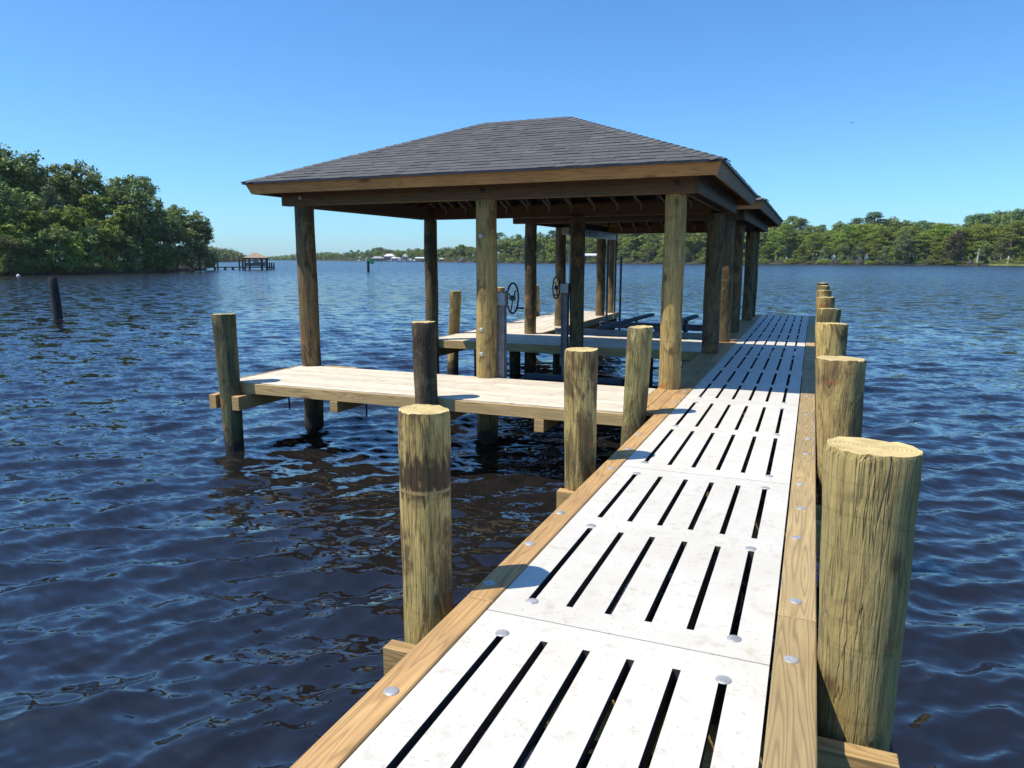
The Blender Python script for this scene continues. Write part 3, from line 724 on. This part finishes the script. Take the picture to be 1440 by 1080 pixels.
bank('far_bank', [far(px, 364, d) for px, d in zip(np.arange(200, 470, 10), np.interp(np.arange(200, 470, 10), [200, 280, 345, 365, 380, 470], [560, 600, 680, 1000, 1350, 1450]))], 160, 2.5, SOIL)
bank('grassy_bank', [far(px, 364, 333) for px in np.arange(1392, 1480, 5)], 7, .55, GRASS)

# ------------------------------------------------------------------ trees
def leaf_cloud(mb_, clumps, per, size, mat, upb=.5):
    n = len(clumps)*per; c = np.repeat(np.array([q[:3] for q in clumps]), per, 0); r = np.repeat(np.array([q[3:6] for q in clumps]), per, 0)
    tn = np.repeat(np.random.rand(len(clumps)), per)*.65+np.random.rand(n)*.35
    d = np.random.normal(size=(n, 3)); d /= np.linalg.norm(d, axis=1)[:, None]
    rad = np.random.rand(n, 1)**.45
    p = c+d*rad*r
    nr = d*.8+np.array([0, 0, upb])+np.random.normal(size=(n, 3))*.55; nr /= np.linalg.norm(nr, axis=1)[:, None]
    a = np.cross(nr, np.random.normal(size=(n, 3))); a /= np.linalg.norm(a, axis=1)[:, None]; b_ = np.cross(nr, a)
    s = size*(.6+.8*np.random.rand(n, 1)); e = .55+.5*np.random.rand(n, 1)
    q = np.stack([p-a*s, p-b_*s*e*.6, p+a*s, p+b_*s*e*.6], 1).reshape(-1, 3)
    o = len(mb_.v); mb_.v += [tuple(x) for x in q.tolist()]
    for i in range(n): mb_.f.append([o+4*i, o+4*i+1, o+4*i+2, o+4*i+3])
    mb_.t += tn.tolist(); mb_.m += [mat]*n; mb_.s += [False]*n
def limb(m, p, q, r0, r1, n=7):
    p = Vector(p); q = Vector(q); mid = (p+q)/2+Vector((random.uniform(-.3, .3), random.uniform(-.3, .3), random.uniform(-.2, .4)))
    m.tube([p, mid, q], [r0, (r0+r1)/2, r1], n, False, .5)
def make_tree(kind, H, W, leafm, bark, nclump, per, size, seed, moss=False):
    random.seed(seed); np.random.seed(seed)
    root = thing(kind, 'tree', 'tree', (0, -4000, 0))
    tm = MB(); cl = []; tilt = (random.uniform(-.03, .03)*H, random.uniform(-.03, .03)*H)
    if kind == 'pine_tree':
        z0 = .42; tr = .022*H
        top = Vector((tilt[0], tilt[1], H*.97)); tm.tube([(0,0,-.5), (tilt[0]*.4, tilt[1]*.4, H*.45), top], [tr, tr*.7, .06], 8, False, .5)
        for i in range(nclump):
            t_ = z0+(1-z0)*(i+random.random())/nclump; rr = W*.5*(1-(max(0, t_-.55)/.47)**2)*random.uniform(.35, 1)*(.55 if t_ < .55 else 1); an = random.uniform(0, 6.28)
            c = Vector((tilt[0]*t_+rr*math.cos(an), tilt[1]*t_+rr*math.sin(an), t_*H)); k = random.uniform(.75, 1.35)*W*.15
            cl.append((*c, k*1.25, k*1.25, k*.6))
            if i % 2 == 0: limb(tm, (tilt[0]*t_*.9, tilt[1]*t_*.9, t_*H-.6), c, .07, .03, 5)
    elif kind == 'cypress_tree':
        tr = .02*H; tm.tube([(0,0,-.6), (0,0,.9), (tilt[0]*.5, tilt[1]*.5, H*.5), (tilt[0], tilt[1], H*.9)], [tr*2.1, tr*1.1, tr*.7, .08], 9, False, .5)
        for i in range(nclump):
            t_ = .28+.70*((i+random.random())/nclump)**.8; env = math.sin(min(1, (1-t_)*1.9+.22)*math.pi*.5); rr = W*.5*env*random.uniform(.25, 1); an = random.uniform(0, 6.28)
            c = Vector((tilt[0]*t_+rr*math.cos(an), tilt[1]*t_+rr*math.sin(an), t_*H)); k = random.uniform(.7, 1.3)*W*.14
            cl.append((*c, k*1.45, k*1.45, k*.5))
            if i % 4 == 0: limb(tm, (tilt[0]*t_*.9, tilt[1]*t_*.9, t_*H-.8), c, .09, .03, 5)
    elif kind == 'shrub':
        for i in range(nclump):
            an = random.uniform(0, 6.28); rr = W*.5*math.sqrt(random.random()); z = H*random.uniform(.12, .85)*(1-(rr/W)**1.2)
            cl.append((rr*math.cos(an), rr*math.sin(an), z, W*.18, W*.18, H*.2))
        for i in range(5): limb(tm, (0, 0, -.3), (random.uniform(-.4, .4)*W, random.uniform(-.4, .4)*W, H*.6), .06, .02, 5)
    else:
        tr = .024*H; fk = H*.3
        tm.tube([(0,0,-.5), (0,0,.6), (tilt[0]*.3, tilt[1]*.3, fk)], [tr*1.5, tr, tr*.85], 10, False, .5)
        lobes = []
        for i in range(7):
            an = i*2.4+random.uniform(-.4, .4); rr = W*.5*random.uniform(.25, .68); zz = H*random.uniform(.42, .80) if i else H*.80
            lobes.append((Vector((rr*math.cos(an), rr*math.sin(an), zz)), W*random.uniform(.17, .27))); limb(tm, (tilt[0]*.3, tilt[1]*.3, fk-.2), lobes[-1][0], tr*.55, .06, 7)
        for i in range(nclump):
            L, lr = random.choice(lobes); d = Vector((random.gauss(0, 1), random.gauss(0, 1), random.gauss(.15, 1))).normalized()
            c = L+Vector((d.x*lr, d.y*lr, d.z*lr*.85))*random.uniform(.55, 1.05); c.z = min(max(c.z, H*.12), H*1.0); k = random.uniform(.65, 1.35)*W*.066
            cl.append((*c, k*1.15, k*1.15, k*.8))
        for i in range(nclump//4):
            an = random.uniform(0, 6.28); rr = W*.5*random.uniform(.5, .95); z = H*random.uniform(.08, .4)
            k = W*.09; cl.append((rr*math.cos(an), rr*math.sin(an), z, k*1.2, k*1.2, k))
    if tm.v: tm.build('trunk', bark, root)
    cm = MB(); leaf_cloud(cm, cl, per, size, 0)
    mats = [leafm]
    if moss:
        ml = [(c[0], c[1], c[2]-c[5]*1.6, c[3]*.55, c[4]*.55, c[5]*1.8) for c in cl if random.random() < moss]
        leaf_cloud(cm, ml, per//2, size*.8, 1); mats.append(L_MOSS)
    cm.build('crown', mats, root)
    return root
PR = {
 'oak0': (make_tree('oak_tree', 17, 14, L_OAK, BARK, 200, 48, .28, 11), 17), 'oak1': (make_tree('oak_tree', 17, 12, L_OAK, BARK, 190, 48, .28, 12), 17),
 'leaf0': (make_tree('leafy_tree', 15, 9.5, L_GREEN, BARK, 160, 50, .27, 21), 15), 'leaf1': (make_tree('leafy_tree', 15, 8.5, L_GREEN, BARK, 150, 50, .27, 22), 15),
 'pine0': (make_tree('pine_tree', 20, 7.5, L_PINE, BARK, 46, 110, .24, 31), 20), 'pine1': (make_tree('pine_tree', 20, 8.5, L_PINE, BARK, 40, 120, .24, 32), 20),
 'cyp0': (make_tree('cypress_tree', 17, 9, L_YEL, PALEBARK, 90, 80, .22, 41), 17), 'cyp1': (make_tree('cypress_tree', 17, 8, L_YEL, PALEBARK, 80, 80, .22, 42), 17),
 'cyp2': (make_tree('cypress_tree', 17, 8.5, L_GREEN, PALEBARK, 85, 80, .22, 43, .15), 17),
 'moss': (make_tree('cypress_tree', 14, 8, L_OAK, PALEBARK, 60, 70, .22, 51, .9), 14), 'rust': (make_tree('leafy_tree', 14, 8.5, L_RUST, BARK, 150, 42, .22, 52), 14),
 'shrub0': (make_tree('shrub', 4, 6, L_GREEN, BARK, 46, 60, .18, 61), 4), 'shrub1': (make_tree('shrub', 4, 6, L_OAK, BARK, 46, 60, .18, 62), 4), 'shrub2': (make_tree('shrub', 4, 6, L_MOSS, BARK, 30, 50, .18, 63), 4)}
used = set()
def plant(key, px, top, d, wide=1., label='', group=None, base=.2):
    proto, H0 = PR[key]; p = far(px, top, d); h = p.z-(WZ+base); s = h/H0; loc = (p.x, p.y, WZ+base); rz = random.uniform(0, 6.28)
    sc = (s*wide, s*wide, s)
    if key not in used:
        used.add(key); proto.location = loc; proto.rotation_euler = (0, 0, rz); proto.scale = sc; proto['label'] = label
        if group: proto['group'] = group
        return proto
    return copy_thing(proto, loc, rz, sc, label, group)
random.seed(5)
GL = 'trees along the left bank'; GR = 'trees along the right shore'
# left bank, placed one by one
for key, px, top, dd, w, lab in (
    ('oak0', -14, 198, 26, 1.0, 'tall grey green oak cut by the left picture edge, topmost on the left bank'),
    ('oak1', 48, 210, 24, 1.15, 'great rounded grey green oak crown second from the left edge, behind brighter trees'),
    ('oak0', 96, 226, 22, .9, 'dark round oak just left of the notch in the left bank skyline'),
    ('oak1', 20, 262, 14, 1.2, 'dark oak low in front of the great oak on the left bank'),
    ('pine1', 66, 262, 8, .8, 'bright young pine with a pointed top in the middle of the left bank'),
    ('leaf0', 92, 282, 6, 1.0, 'bright green leafy tree right of the young pine on the left bank'),
    ('leaf1', 34, 288, 5, 1.2, 'bright green leafy tree left of the young pine on the left bank'),
    ('leaf0', 2, 292, 5, 1.2, 'yellow green tree at the water by the left edge of the photo'),
    ('oak0', 168, 245, 14, .95, 'tall green oak crown right of the notch in the left bank skyline'),
    ('leaf1', 150, 262, 10, 1.1, 'leafy tree with bright tips just right of the skyline notch'),
    ('pine0', 205, 250, 16, 1.0, 'thin pine with open branches showing sky on the right side of the left bank'),
    ('oak1', 196, 272, 6, .95, 'dark oak under the open pine on the left bank'),
    ('leaf0', 142, 300, 4, .9, 'orange tinged yellow green tree halfway along the left bank'),
    ('oak1', 228, 285, 6, 1.1, 'dark oak in the dip beside the last crown of the left bank'),
    ('oak1', 262, 284, 4, 1.15, 'dark tree at the tip of the left bank, its crown leaning over the water'),
    ('oak0', 277, 318, 2, 1.1, 'low tree right at the point of the left bank'),
    ('oak0', 246, 322, 1, .9, 'small dark tree by the water near the point of the left bank'),
    ('leaf1', 200, 330, 1, 1., 'small bright tree at the water under the dark oak'),
    ('oak1', 118, 312, 2, 1.0, 'shadowy tree at the water below the skyline notch'),
    ('oak0', 70, 318, 1, 1.1, 'shadowy tree at the water below the young pine'),
    ('oak1', 170, 320, 2, 1.1, 'dark leaning tree at the water, midway between the orange tinged tree and the bank point'),
    ('oak0', 222, 318, 2, 1.1, 'dark low oak at the water where the open pine stands behind'),
    ('leaf1', 100, 325, 1, 1.1, 'bright leafy tree at the water right of the young pine'),
    ('oak1', 40, 322, 1, 1.2, 'dark spreading tree at the water left of the young pine'),
    ('oak0', 8, 330, 0, 1.2, 'dark spreading tree at the water by the left picture edge'),
    ('oak1', -40, 250, 10, 1.2, 'dark oak mostly outside the left edge of the photo')):
    o = plant(key, px, top, dist_left(px)+dd, w, lab, GL)
for i, px in enumerate(list(range(-60, 290, 22))):
    key = ('shrub1', 'shrub1', 'shrub0', 'shrub1')[i % 4]
    plant(key, px+random.uniform(-4, 4), 383-random.choice((12, 15, 20, 24))*random.uniform(.85, 1.1)+(8 if px > 240 else 0), dist_left(px)+random.uniform(-.5, 3), random.uniform(.9, 1.3), 'low dark shrub overhanging the water along the left bank' if key == 'shrub1' else 'bright green shrub at the foot of the left bank trees', GL+' shrubs')
# right shore
LB = {'cyp0': 'yellow green cypress with a pale trunk on the shore to the right of the roof', 'leaf': 'leafy green tree at the water across the river', 'pine': 'tall dark pine rising above the woods across the river',
      'oak': 'dark round crowned tree in the woods across the river', 'cyp2': 'green cypress with a pale trunk at the water across the river'}
def skyline(px): return float(np.interp(px, [440, 470, 500, 530, 570, 620, 660, 690, 720, 760, 820, 900, 980, 1060, 1100, 1150, 1170, 1200, 1230, 1270, 1300, 1345, 1390, 1420, 1440, 1520],
     [360, 354, 351, 348, 349, 347, 341, 333, 323, 326, 322, 318, 314, 306, 305, 312, 309, 308, 302, 312, 309, 302, 300, 296, 294, 290]))
def lab(key): return LB.get(key[:3] if key[:3] in ('oak',) else key[:4], LB.get(key, LB['leaf']))
px = 446.
while px < 1500:
    d = dist_right(px); step = (9.0 if px > 660 else 4.5)*random.uniform(.8, 1.2)
    sk = skyline(px)
    key = random.choice(('pine0', 'pine1', 'oak0', 'oak1', 'pine0', 'leaf1') if px > 660 else ('oak0', 'oak1', 'leaf0', 'oak1', 'leaf1', 'pine1'))
    plant(key, px, sk+random.uniform(-3, 9)*(1 if px > 660 else .4), d+random.uniform(25, 60), random.uniform(1.2, 1.7) if key[0] != 'o' else 1.2, lab(key), GR)
    px += step*1.3
px = 447.
while px < 1500:
    d = dist_right(px); sk = skyline(px); base_y = 371 if px > 640 else 369.5
    key = random.choice(('cyp0', 'cyp1', 'cyp0', 'cyp1', 'leaf0', 'cyp2')) if px > 1085 else random.choice(('leaf0', 'leaf1', 'cyp2', 'oak1', 'leaf0', 'oak0'))
    plant(key, px, base_y-(base_y-sk)*random.uniform(.66, .9), d+random.uniform(6, 20), random.uniform(1.0, 1.5), LB['cyp0'] if key in ('cyp0', 'cyp1') else lab(key), GR)
    px += (10. if px > 640 else 5.5)*random.uniform(.75, 1.25)
px = 640.
while px < 1500:
    d = dist_right(px); sk = skyline(px); key = random.choice(('oak0', 'oak1', 'leaf1', 'cyp2', 'moss', 'leaf0'))
    plant(key, px, 371-(371-sk)*random.uniform(.36, .6), d+random.uniform(1.5, 6), random.uniform(.9, 1.3), LB['leaf'] if key != 'moss' else 'grey moss draped tree at the water across the river', GR)
    px += 25*random.uniform(.6, 1.4)
plant('moss', 1274, 322, dist_right(1274)+2, 1.1, 'big grey moss draped cypress standing out on the right shore', GR)
plant('moss', 1246, 346, dist_right(1246)+1, 1.2, 'smaller grey moss draped tree left of the big mossy cypress', GR)
plant('rust', 1341, 318, dist_right(1341)+2, 1.0, 'brownish round crowned tree in front of the right shore woods', GR)
px = 650.
while px < 1480:
    key = random.choice(('shrub0', 'shrub1', 'shrub1', 'shrub2'))
    plant(key, px, 371-random.uniform(5, 12), dist_right(px)+random.uniform(0, 2), random.uniform(.8, 1.2), {'shrub0': 'bright green shrub at the foot of the woods across the river', 'shrub1': 'dark shrub at the foot of the woods across the river', 'shrub2': 'grey shrub at the foot of the woods across the river'}[key], 'shrubs along the right shore')
    px += 17*random.uniform(.5, 1.5)
for px, top, dx, lab_ in ((1376, 350, .4, 'bare pale dead trunk leaning at the water on the right shore'), (1418, 360, .2, 'short whitish stump by the grassy patch on the right shore')):
    p = far(px, top, dist_right(px)+.6); m = MB(); h = p.z-WZ
    m.tube([(0,0,-.5), (.1,0,h*.5), (dx,0,h)], [.75, .5, .22] if h < 5 else [.45, .32, .16], 9, True, .5); m.tube([(.1,0,h*.6), (dx+.7,0,h*.8)], [.15, .05], 6, False, .5)
    tag(m.build('dead_tree', plain('bleached_wood', (.5,.46,.40), .9), None, None, (p.x, p.y, WZ)), lab_, 'tree')
# the farthest woods read as one mass
def far_wood(name, pts, label, per=26, size=.9):
    cl = []
    for (px, top, d) in pts:
        for k in range(9):
            q = far(px+random.uniform(-3, 3), 366, d+random.uniform(4, 40)); h = (far(px, top, d).z-WZ)*random.uniform(.35, 1.)
            for z in np.arange(h, 0, -3.4): cl.append((q.x+random.uniform(-2, 2), q.y+random.uniform(-2, 2), WZ+z-1.5, 3.0, 3.0, 2.2))
    m = MB(); leaf_cloud(m, cl, per, size, 0); o = m.build(name, L_OAK); o['kind'] = 'stuff'; o['label'] = label; o['category'] = 'woods'
far_wood('distant_woods', [(px, float(np.interp(px, [280, 300, 325, 345], [343, 346, 349, 357])), float(np.interp(px, [280, 345], [600, 680]))) for px in range(280, 348, 4)], 'wooded point behind the small boathouse across the water')
far_wood('distant_woods', [(px, float(np.interp(px, [350, 385, 400, 430, 460], [364, 360, 359, 356, 354])), float(np.interp(px, [350, 470], [1380, 1150]))) for px in range(352, 474, 4)], 'thin line of woods at the far bend of the river', 22, 1.3)

# ------------------------------------------------------------------ small things across the water
TAN = plain('tan_roofing', (.33,.26,.19), .9, 0, .15, 3); DKWOOD = plain('old_dark_wood', (.06,.048,.036), .9, 0, .4, 5); GRN = plain('green_treated_post', (.07,.10,.075), .85, 0, .3, 5)
MAROON = plain('maroon_canvas', (.11,.03,.028), .8); COVER = plain('pale_boat_cover', (.45,.48,.52), .7, 0, .3, 2); GLASS = plain('dark_window', (.03,.04,.05), .15)
p = far(336, 364, 181); ax = (far(390, 364, 181)-far(280, 364, 181)); ax.z = 0; ax.normalize(); ang = math.atan2(ax.y, ax.x)
fpier = thing('far_pier', 'low dark pier leading from the left bank to a small boathouse', 'pier', (p.x, p.y, WZ)); fpier.rotation_euler = (0, 0, ang)
k = 181/1022*1.03
m = MB(); m.box(-46*k, 9*k, -.7, .7, .50, .72); m.build('pier_deck', DKWOOD, fpier)
for x in (-40, -29, -25.5, -17, -8, 0, 4): 
    m = MB(); hh = 2.2 if x in (-25.5, 0, 4) else .62
    m.tube([(x*k, -.75, -.8), (x*k, -.75, hh)], .2 if hh > 1 else .28, 8); m.build('pier_pile', GRN if hh > 1 else DKWOOD, fpier)
m = MB(); m.box(-41*k, -28.5*k, -.4, .5, .725, 1.55, None, 0, .05); tag(m.build('covered_bench', MAROON, None, None), 'maroon covered box on the low pier off the left bank', 'box').location = (p.x, p.y, WZ); bpy.data.objects['covered_bench'].rotation_euler = (0, 0, ang)
q = far(359.5, 364, 182)
fb2 = thing('small_boathouse', 'small open boathouse with a tan hip roof at the end of the low pier', 'boathouse', (q.x, q.y, WZ)); fb2.rotation_euler = (0, 0, ang)
W2 = 15.5*k; D2 = 3.0; zr0, zr1 = 2.75, 3.95
m = MB(); m.add([(-W2,-D2,zr0),(W2,-D2,zr0),(W2,D2,zr0),(-W2,D2,zr0),(-W2*.12,0,zr1),(W2*.12,0,zr1)], [(0,1,5,4),(1,2,5),(2,3,4,5),(3,0,4),(3,2,1,0)]); m.build('roof', TAN, fb2)
m = MB(); m.box(-W2+.1, W2-.1, -D2+.1, -D2+.2, zr0-.28, zr0-.02); m.box(-W2+.1, W2-.1, D2-.2, D2-.1, zr0-.28, zr0-.02); m.build('beam', DKWOOD, fb2)
for x in (-.86, -.5, .45, .86):
    for y in (-D2*.85, D2*.85):
        m = MB(); m.tube([(x*W2, y, -.8), (x*W2, y, zr0-.1)], .19, 8); m.build('post', GRN if x < 0 else DKWOOD, fb2)
m = MB(); m.box(-W2, W2*1.1, -D2-.6, -D2*.8, .5, .7); m.box(-W2, W2*1.1, D2*.8, D2+.6, .5, .7); m.build('pier_deck', DKWOOD, fb2)
for i, x in enumerate((1.05, 1.22, 1.4)):
    m = MB(); m.tube([(x*W2, -1.5+i*.6, -.8), (x*W2, -1.5+i*.6, 1.65)], .17, 8); m.build('pier_pile', GRN, fb2)
m = MB(); m.box(W2*.9, W2*1.45, -1.8, 1.2, .45, .62); m.build('pier_deck', DKWOOD, fb2)
def boat(name, label, loc, L, mat, group=None, rz=0, cabin=True):
    t = thing(name, label, 'boat', loc, group); t.rotation_euler = (0, 0, rz)
    m = MB(); sec = [(-.5, .16, .0), (-.2, .18, -.02), (.2, .16, 0), (.42, .07, .05), (.5, .006, .09)]; vs = []
    for x, w, dz in sec: vs += [(x*L, -w*L, .13*L+dz*L), (x*L, -w*L*.6, -.03*L), (x*L, w*L*.6, -.03*L), (x*L, w*L, .13*L+dz*L)]
    fs = [(i*4+j, (i+1)*4+j, (i+1)*4+(j+1) % 4, i*4+(j+1) % 4) for i in range(4) for j in range(4)]+[(3,2,1,0), (16,17,18,19)]
    m.add(vs, fs); m.build('hull', mat, t)
    if cabin:
        m = MB(); m.add([(-.12*L,-.1*L,.12*L),(.16*L,-.09*L,.12*L),(.16*L,.09*L,.12*L),(-.12*L,.1*L,.12*L),(-.1*L,-.09*L,.27*L),(.06*L,-.08*L,.27*L),(.06*L,.08*L,.27*L),(-.1*L,.09*L,.27*L)], [(3,2,1,0),(4,5,6,7),(0,1,5,4),(1,2,6,5),(2,3,7,6),(3,0,4,7)]); c = m.build('cabin', WHITE, t)
        m = MB(); m.add([(.163*L,-.075*L,.15*L),(.163*L,.075*L,.15*L),(.075*L,.07*L,.255*L),(.075*L,-.07*L,.255*L)], [(0,1,2,3)]); m.build('windscreen', GLASS, c)
    return t
boat('covered_boat', 'boat under a pale cover hanging inside the small tan roofed boathouse', (q.x, q.y, WZ+1.0), 5.2, COVER, None, ang)
# channel marker
p = far(517.5, 364, 150)
cm_ = thing('channel_marker', 'channel marker post with a green square board standing in the open river', 'marker', (p.x, p.y, WZ))
m = MB(); m.tube([(0,0,-.8), (0,0,2.05)], [.27, .25], 12); m.build('post', BLACKLOG, cm_)
sd = Vector((_r.x, _r.y, 0)); f_ = Vector((p.x, p.y, 0)).normalized()
m = MB(); a = sd*.05-f_*.28; m.bar(a+sd*.25+Vector((0,0,1.95)), a+sd*1.15+Vector((0,0,1.95)), .05, .95); m.build('green_board', plain('green_board_paint', (.01,.26,.09), .5), cm_)
m = MB(); m.tube([(0,0,2.05), (0,0,2.5)], .05, 8); m.build('light_stalk', DKWOOD, cm_)
m = MB(); c = -sd*.35; m.tube([c+Vector((0,0,2.0)), c+Vector((0,0,2.5)), c+Vector((0,0,2.62))], [.16, .16, .05], 10); m.bar(c+Vector((0,0,1.98)), Vector((0,0,1.98)), .1, .06); m.build('lantern', plain('grey_lantern', (.4,.42,.42), .5), cm_)
# marina on the far shore
def house(px, d, w, dep, h, rh, label, wall, roofm, nw=3):
    p = far(px, 364, d); t = thing('waterside_house', label, 'house', (p.x, p.y, WZ)); t.rotation_euler = (0, 0, math.atan2(p.y, p.x)-math.pi/2)
    m = MB(); m.box(-w/2, w/2, -dep/2, dep/2, -.3, h); m.build('wall', wall, t)
    o = .6; m = MB(); m.add([(-w/2-o,-dep/2-o,h),(w/2+o,-dep/2-o,h),(w/2+o,dep/2+o,h),(-w/2-o,dep/2+o,h),(-w/2+dep*.4,0,h+rh),(w/2-dep*.4,0,h+rh)], [(0,1,5,4),(1,2,5),(2,3,4,5),(3,0,4),(3,2,1,0)]); m.build('roof', roofm, t)
    for i in range(nw):
        x = -w/2+w*(i+.5)/nw; m = MB(); m.box(x-w/nw*.28, x+w/nw*.28, -dep/2-.06, -dep/2-.01, h*.35, h*.8); m.build('window', GLASS, t)
WROOF = plain('white_metal_roof', (.72,.73,.74), .4, 0, .06); TANW = plain('tan_siding', (.42,.36,.30), .85); GREYR = plain('grey_roof', (.34,.35,.38), .7)
house(548, 722, 11, 8, 5, 2.4, 'two storey tan house with a pale roof at the marina across the river', TANW, WROOF, 4)
house(557, 712, 9, 7, 3, 1.9, 'low white house right of the tan house at the marina', WHITE, WROOF)
house(569.5, 690, 4.5, 4.5, 4.6, 2.6, 'small square pavilion with a grey roof at the marina', WHITE, GREYR, 2)
house(531, 760, 12, 7, 3, 2, 'low brown house at the left end of the marina', TANW, GREYR)
house(1115, dist_right(1115)+16, 4, 4, 2.6, .8, 'small white house glimpsed among cypress trunks on the right shore', WHITE, WROOF, 2)
def shed(px0, px1, d, hy, label, t0=.35):
    a, b_ = far(px0, 364, d), far(px1, 364, d); c = (a+b_)/2; w = (b_-a).length; h = far((px0+px1)/2, hy, d).z-WZ
    t = thing('covered_dock', label, 'dock', (c.x, c.y, WZ)); t.rotation_euler = (0, 0, math.atan2((b_-a).y, (b_-a).x))
    m = MB(); m.add([(-w/2,-5,h-1.0),(w/2,-5,h-1.0),(w/2,0,h),(-w/2,0,h),(-w/2,5,h-1.0),(w/2,5,h-1.0)]+[(x,y,z-t0) for x,y,z in ((-w/2,-5,h-1.0),(w/2,-5,h-1.0),(w/2,0,h),(-w/2,0,h),(-w/2,5,h-1.0),(w/2,5,h-1.0))], [(0,1,2,3),(3,2,5,4),(7,6,9,8),(8,9,10,11),(0,6,7,1),(5,11,10,4),(0,3,9,6),(3,4,10,9),(1,7,8,2),(2,8,11,5)]); m.build('roof', WROOF, t)
    n = max(3, int(w/4))
    for i in range(n+1):
        for y in (-4.6, 4.6):
            m = MB(); x = -w/2+.3+(w-.6)*i/n; m.tube([(x,y,-.8),(x,y,h-1.2)], .16, 6); m.build('post', DKWOOD, t)
    m = MB(); m.box(-w/2, w/2, 2.5, 4.4, .3, .6); m.build('dock_deck', DKWOOD, t)
shed(584, 606, 640, 361.5, 'long white roofed boat dock left of the dark back post at the marina')
shed(618, 643, 600, 362.5, 'white roofed boat dock farthest right at the marina')
shed(822, 846, 405, 356.5, 'white roofed boat dock against the woods, seen between the boathouse posts')
for px, d, L, lab_ in ((549, 690, 7, 'small white motor boat leftmost of those moored at the marina'), (562, 680, 8, 'white motor boat moored below the square pavilion'), (577, 660, 11, 'largest white cabin boat, left of the white roofed docks'), (583, 655, 7, 'small white boat beside the largest cabin boat'), (505, 720, 6, 'small white boat left of the marina near the channel marker')):
    p = far(px, 364, d); boat('motor_boat', lab_, (p.x, p.y, WZ+.1), L, WHITE, 'boats at the marina', random.uniform(-.4, .4)+YAW)
p = far(23, 364, 128); m = MB(); m.tube([(0,0,-.2), (0,0,0), (0,0,.2), (0,0,.32)], [.12,.26,.22,.05], 12); tag(m.build('buoy', WHITE, None, None, (p.x, p.y, WZ)), 'tiny white buoy floating off the left bank', 'buoy')
p = far(1198, 173, 110); m = MB()
m.tube([(-.28,0,0),(-.1,0,.02),(.12,0,.02),(.25,0,0)], [.02,.07,.07,.02], 8)
for s in (-1, 1): m.add([(-.08,0,.04),(.1,0,.04),(.06,s*.35,.2),(-.08,s*.35,.2),(-.12,s*.75,.12),(-.05,s*.75,.12)], [(0,1,2,3),(3,2,5,4)])
o = tag(m.build('bird', BLK, None, None, p), 'tiny dark bird gliding in the blue sky at the upper right', 'bird'); o.rotation_euler = (R(25), R(-20), R(60)); o.scale = (.6, .6, .6)

# ------------------------------------------------------------------ light
D = Vector((.47, .34, -1)); EL = math.atan2(1, math.hypot(.47, .34))
sun = bpy.data.lights.new('sun', 'SUN'); sun.energy = 5.0; sun.angle = R(.53); sun.color = (1, .92, .77)
so = bpy.data.objects.new('sun', sun); COL.objects.link(so); so.rotation_euler = D.to_track_quat('-Z', 'Y').to_euler(); so.location = (-20, -15, 40)
w = bpy.data.worlds.new('World'); S.world = w; w.use_nodes = True; nt = w.node_tree
sky = nt.nodes.new('ShaderNodeTexSky'); sky.sky_type = 'NISHITA'; sky.sun_disc = False; sky.sun_elevation = EL; sky.sun_rotation = math.atan2(-D.x, -D.y)
sky.altitude = 0; sky.air_density = 1.0; sky.dust_density = .35; sky.ozone_density = 3.5
bg = nt.nodes['Background']; tm_ = nt.nodes.new('ShaderNodeMix'); tm_.data_type = 'RGBA'; tm_.blend_type = 'MULTIPLY'; tm_.inputs[0].default_value = 1; tm_.inputs[7].default_value = (.61, 1.03, 1.40, 1)
nt.links.new(sky.outputs[0], tm_.inputs[6]); nt.links.new(tm_.outputs[2], bg.inputs['Color']); bg.inputs['Strength'].default_value = .12
S.view_settings.view_transform = 'Standard'; S.view_settings.look = 'None'; S.view_settings.exposure = .2; S.view_settings.gamma = 1
S.render.engine = 'CYCLES'
S.cycles.max_bounces = 6; S.cycles.diffuse_bounces = 2; S.cycles.glossy_bounces = 3; S.cycles.transmission_bounces = 3; S.cycles.caustics_reflective = False
hz = bpy.data.objects.new('haze', None)
m = MB(); m.box(-3200, 3200, -3200, 3200, WZ-1.0, 60, .5)
hm = bpy.data.materials.new('river_haze'); hm.use_nodes = True; hn = hm.node_tree; hn.nodes.remove(hn.nodes['Principled BSDF'])
pv = hn.nodes.new('ShaderNodeVolumePrincipled'); pv.inputs['Color'].default_value = (.86, .93, 1, 1); pv.inputs['Density'].default_value = .00010; pv.inputs['Anisotropy'].default_value = .2
hn.links.new(pv.outputs[0], hn.nodes['Material Output'].inputs['Volume'])
bpy.data.objects.remove(hz); h = m.build('haze', hm); h['kind'] = 'stuff'; h['label'] = 'thin pale summer haze over the river'; h['category'] = 'haze'
S.cycles.volume_bounces = 0
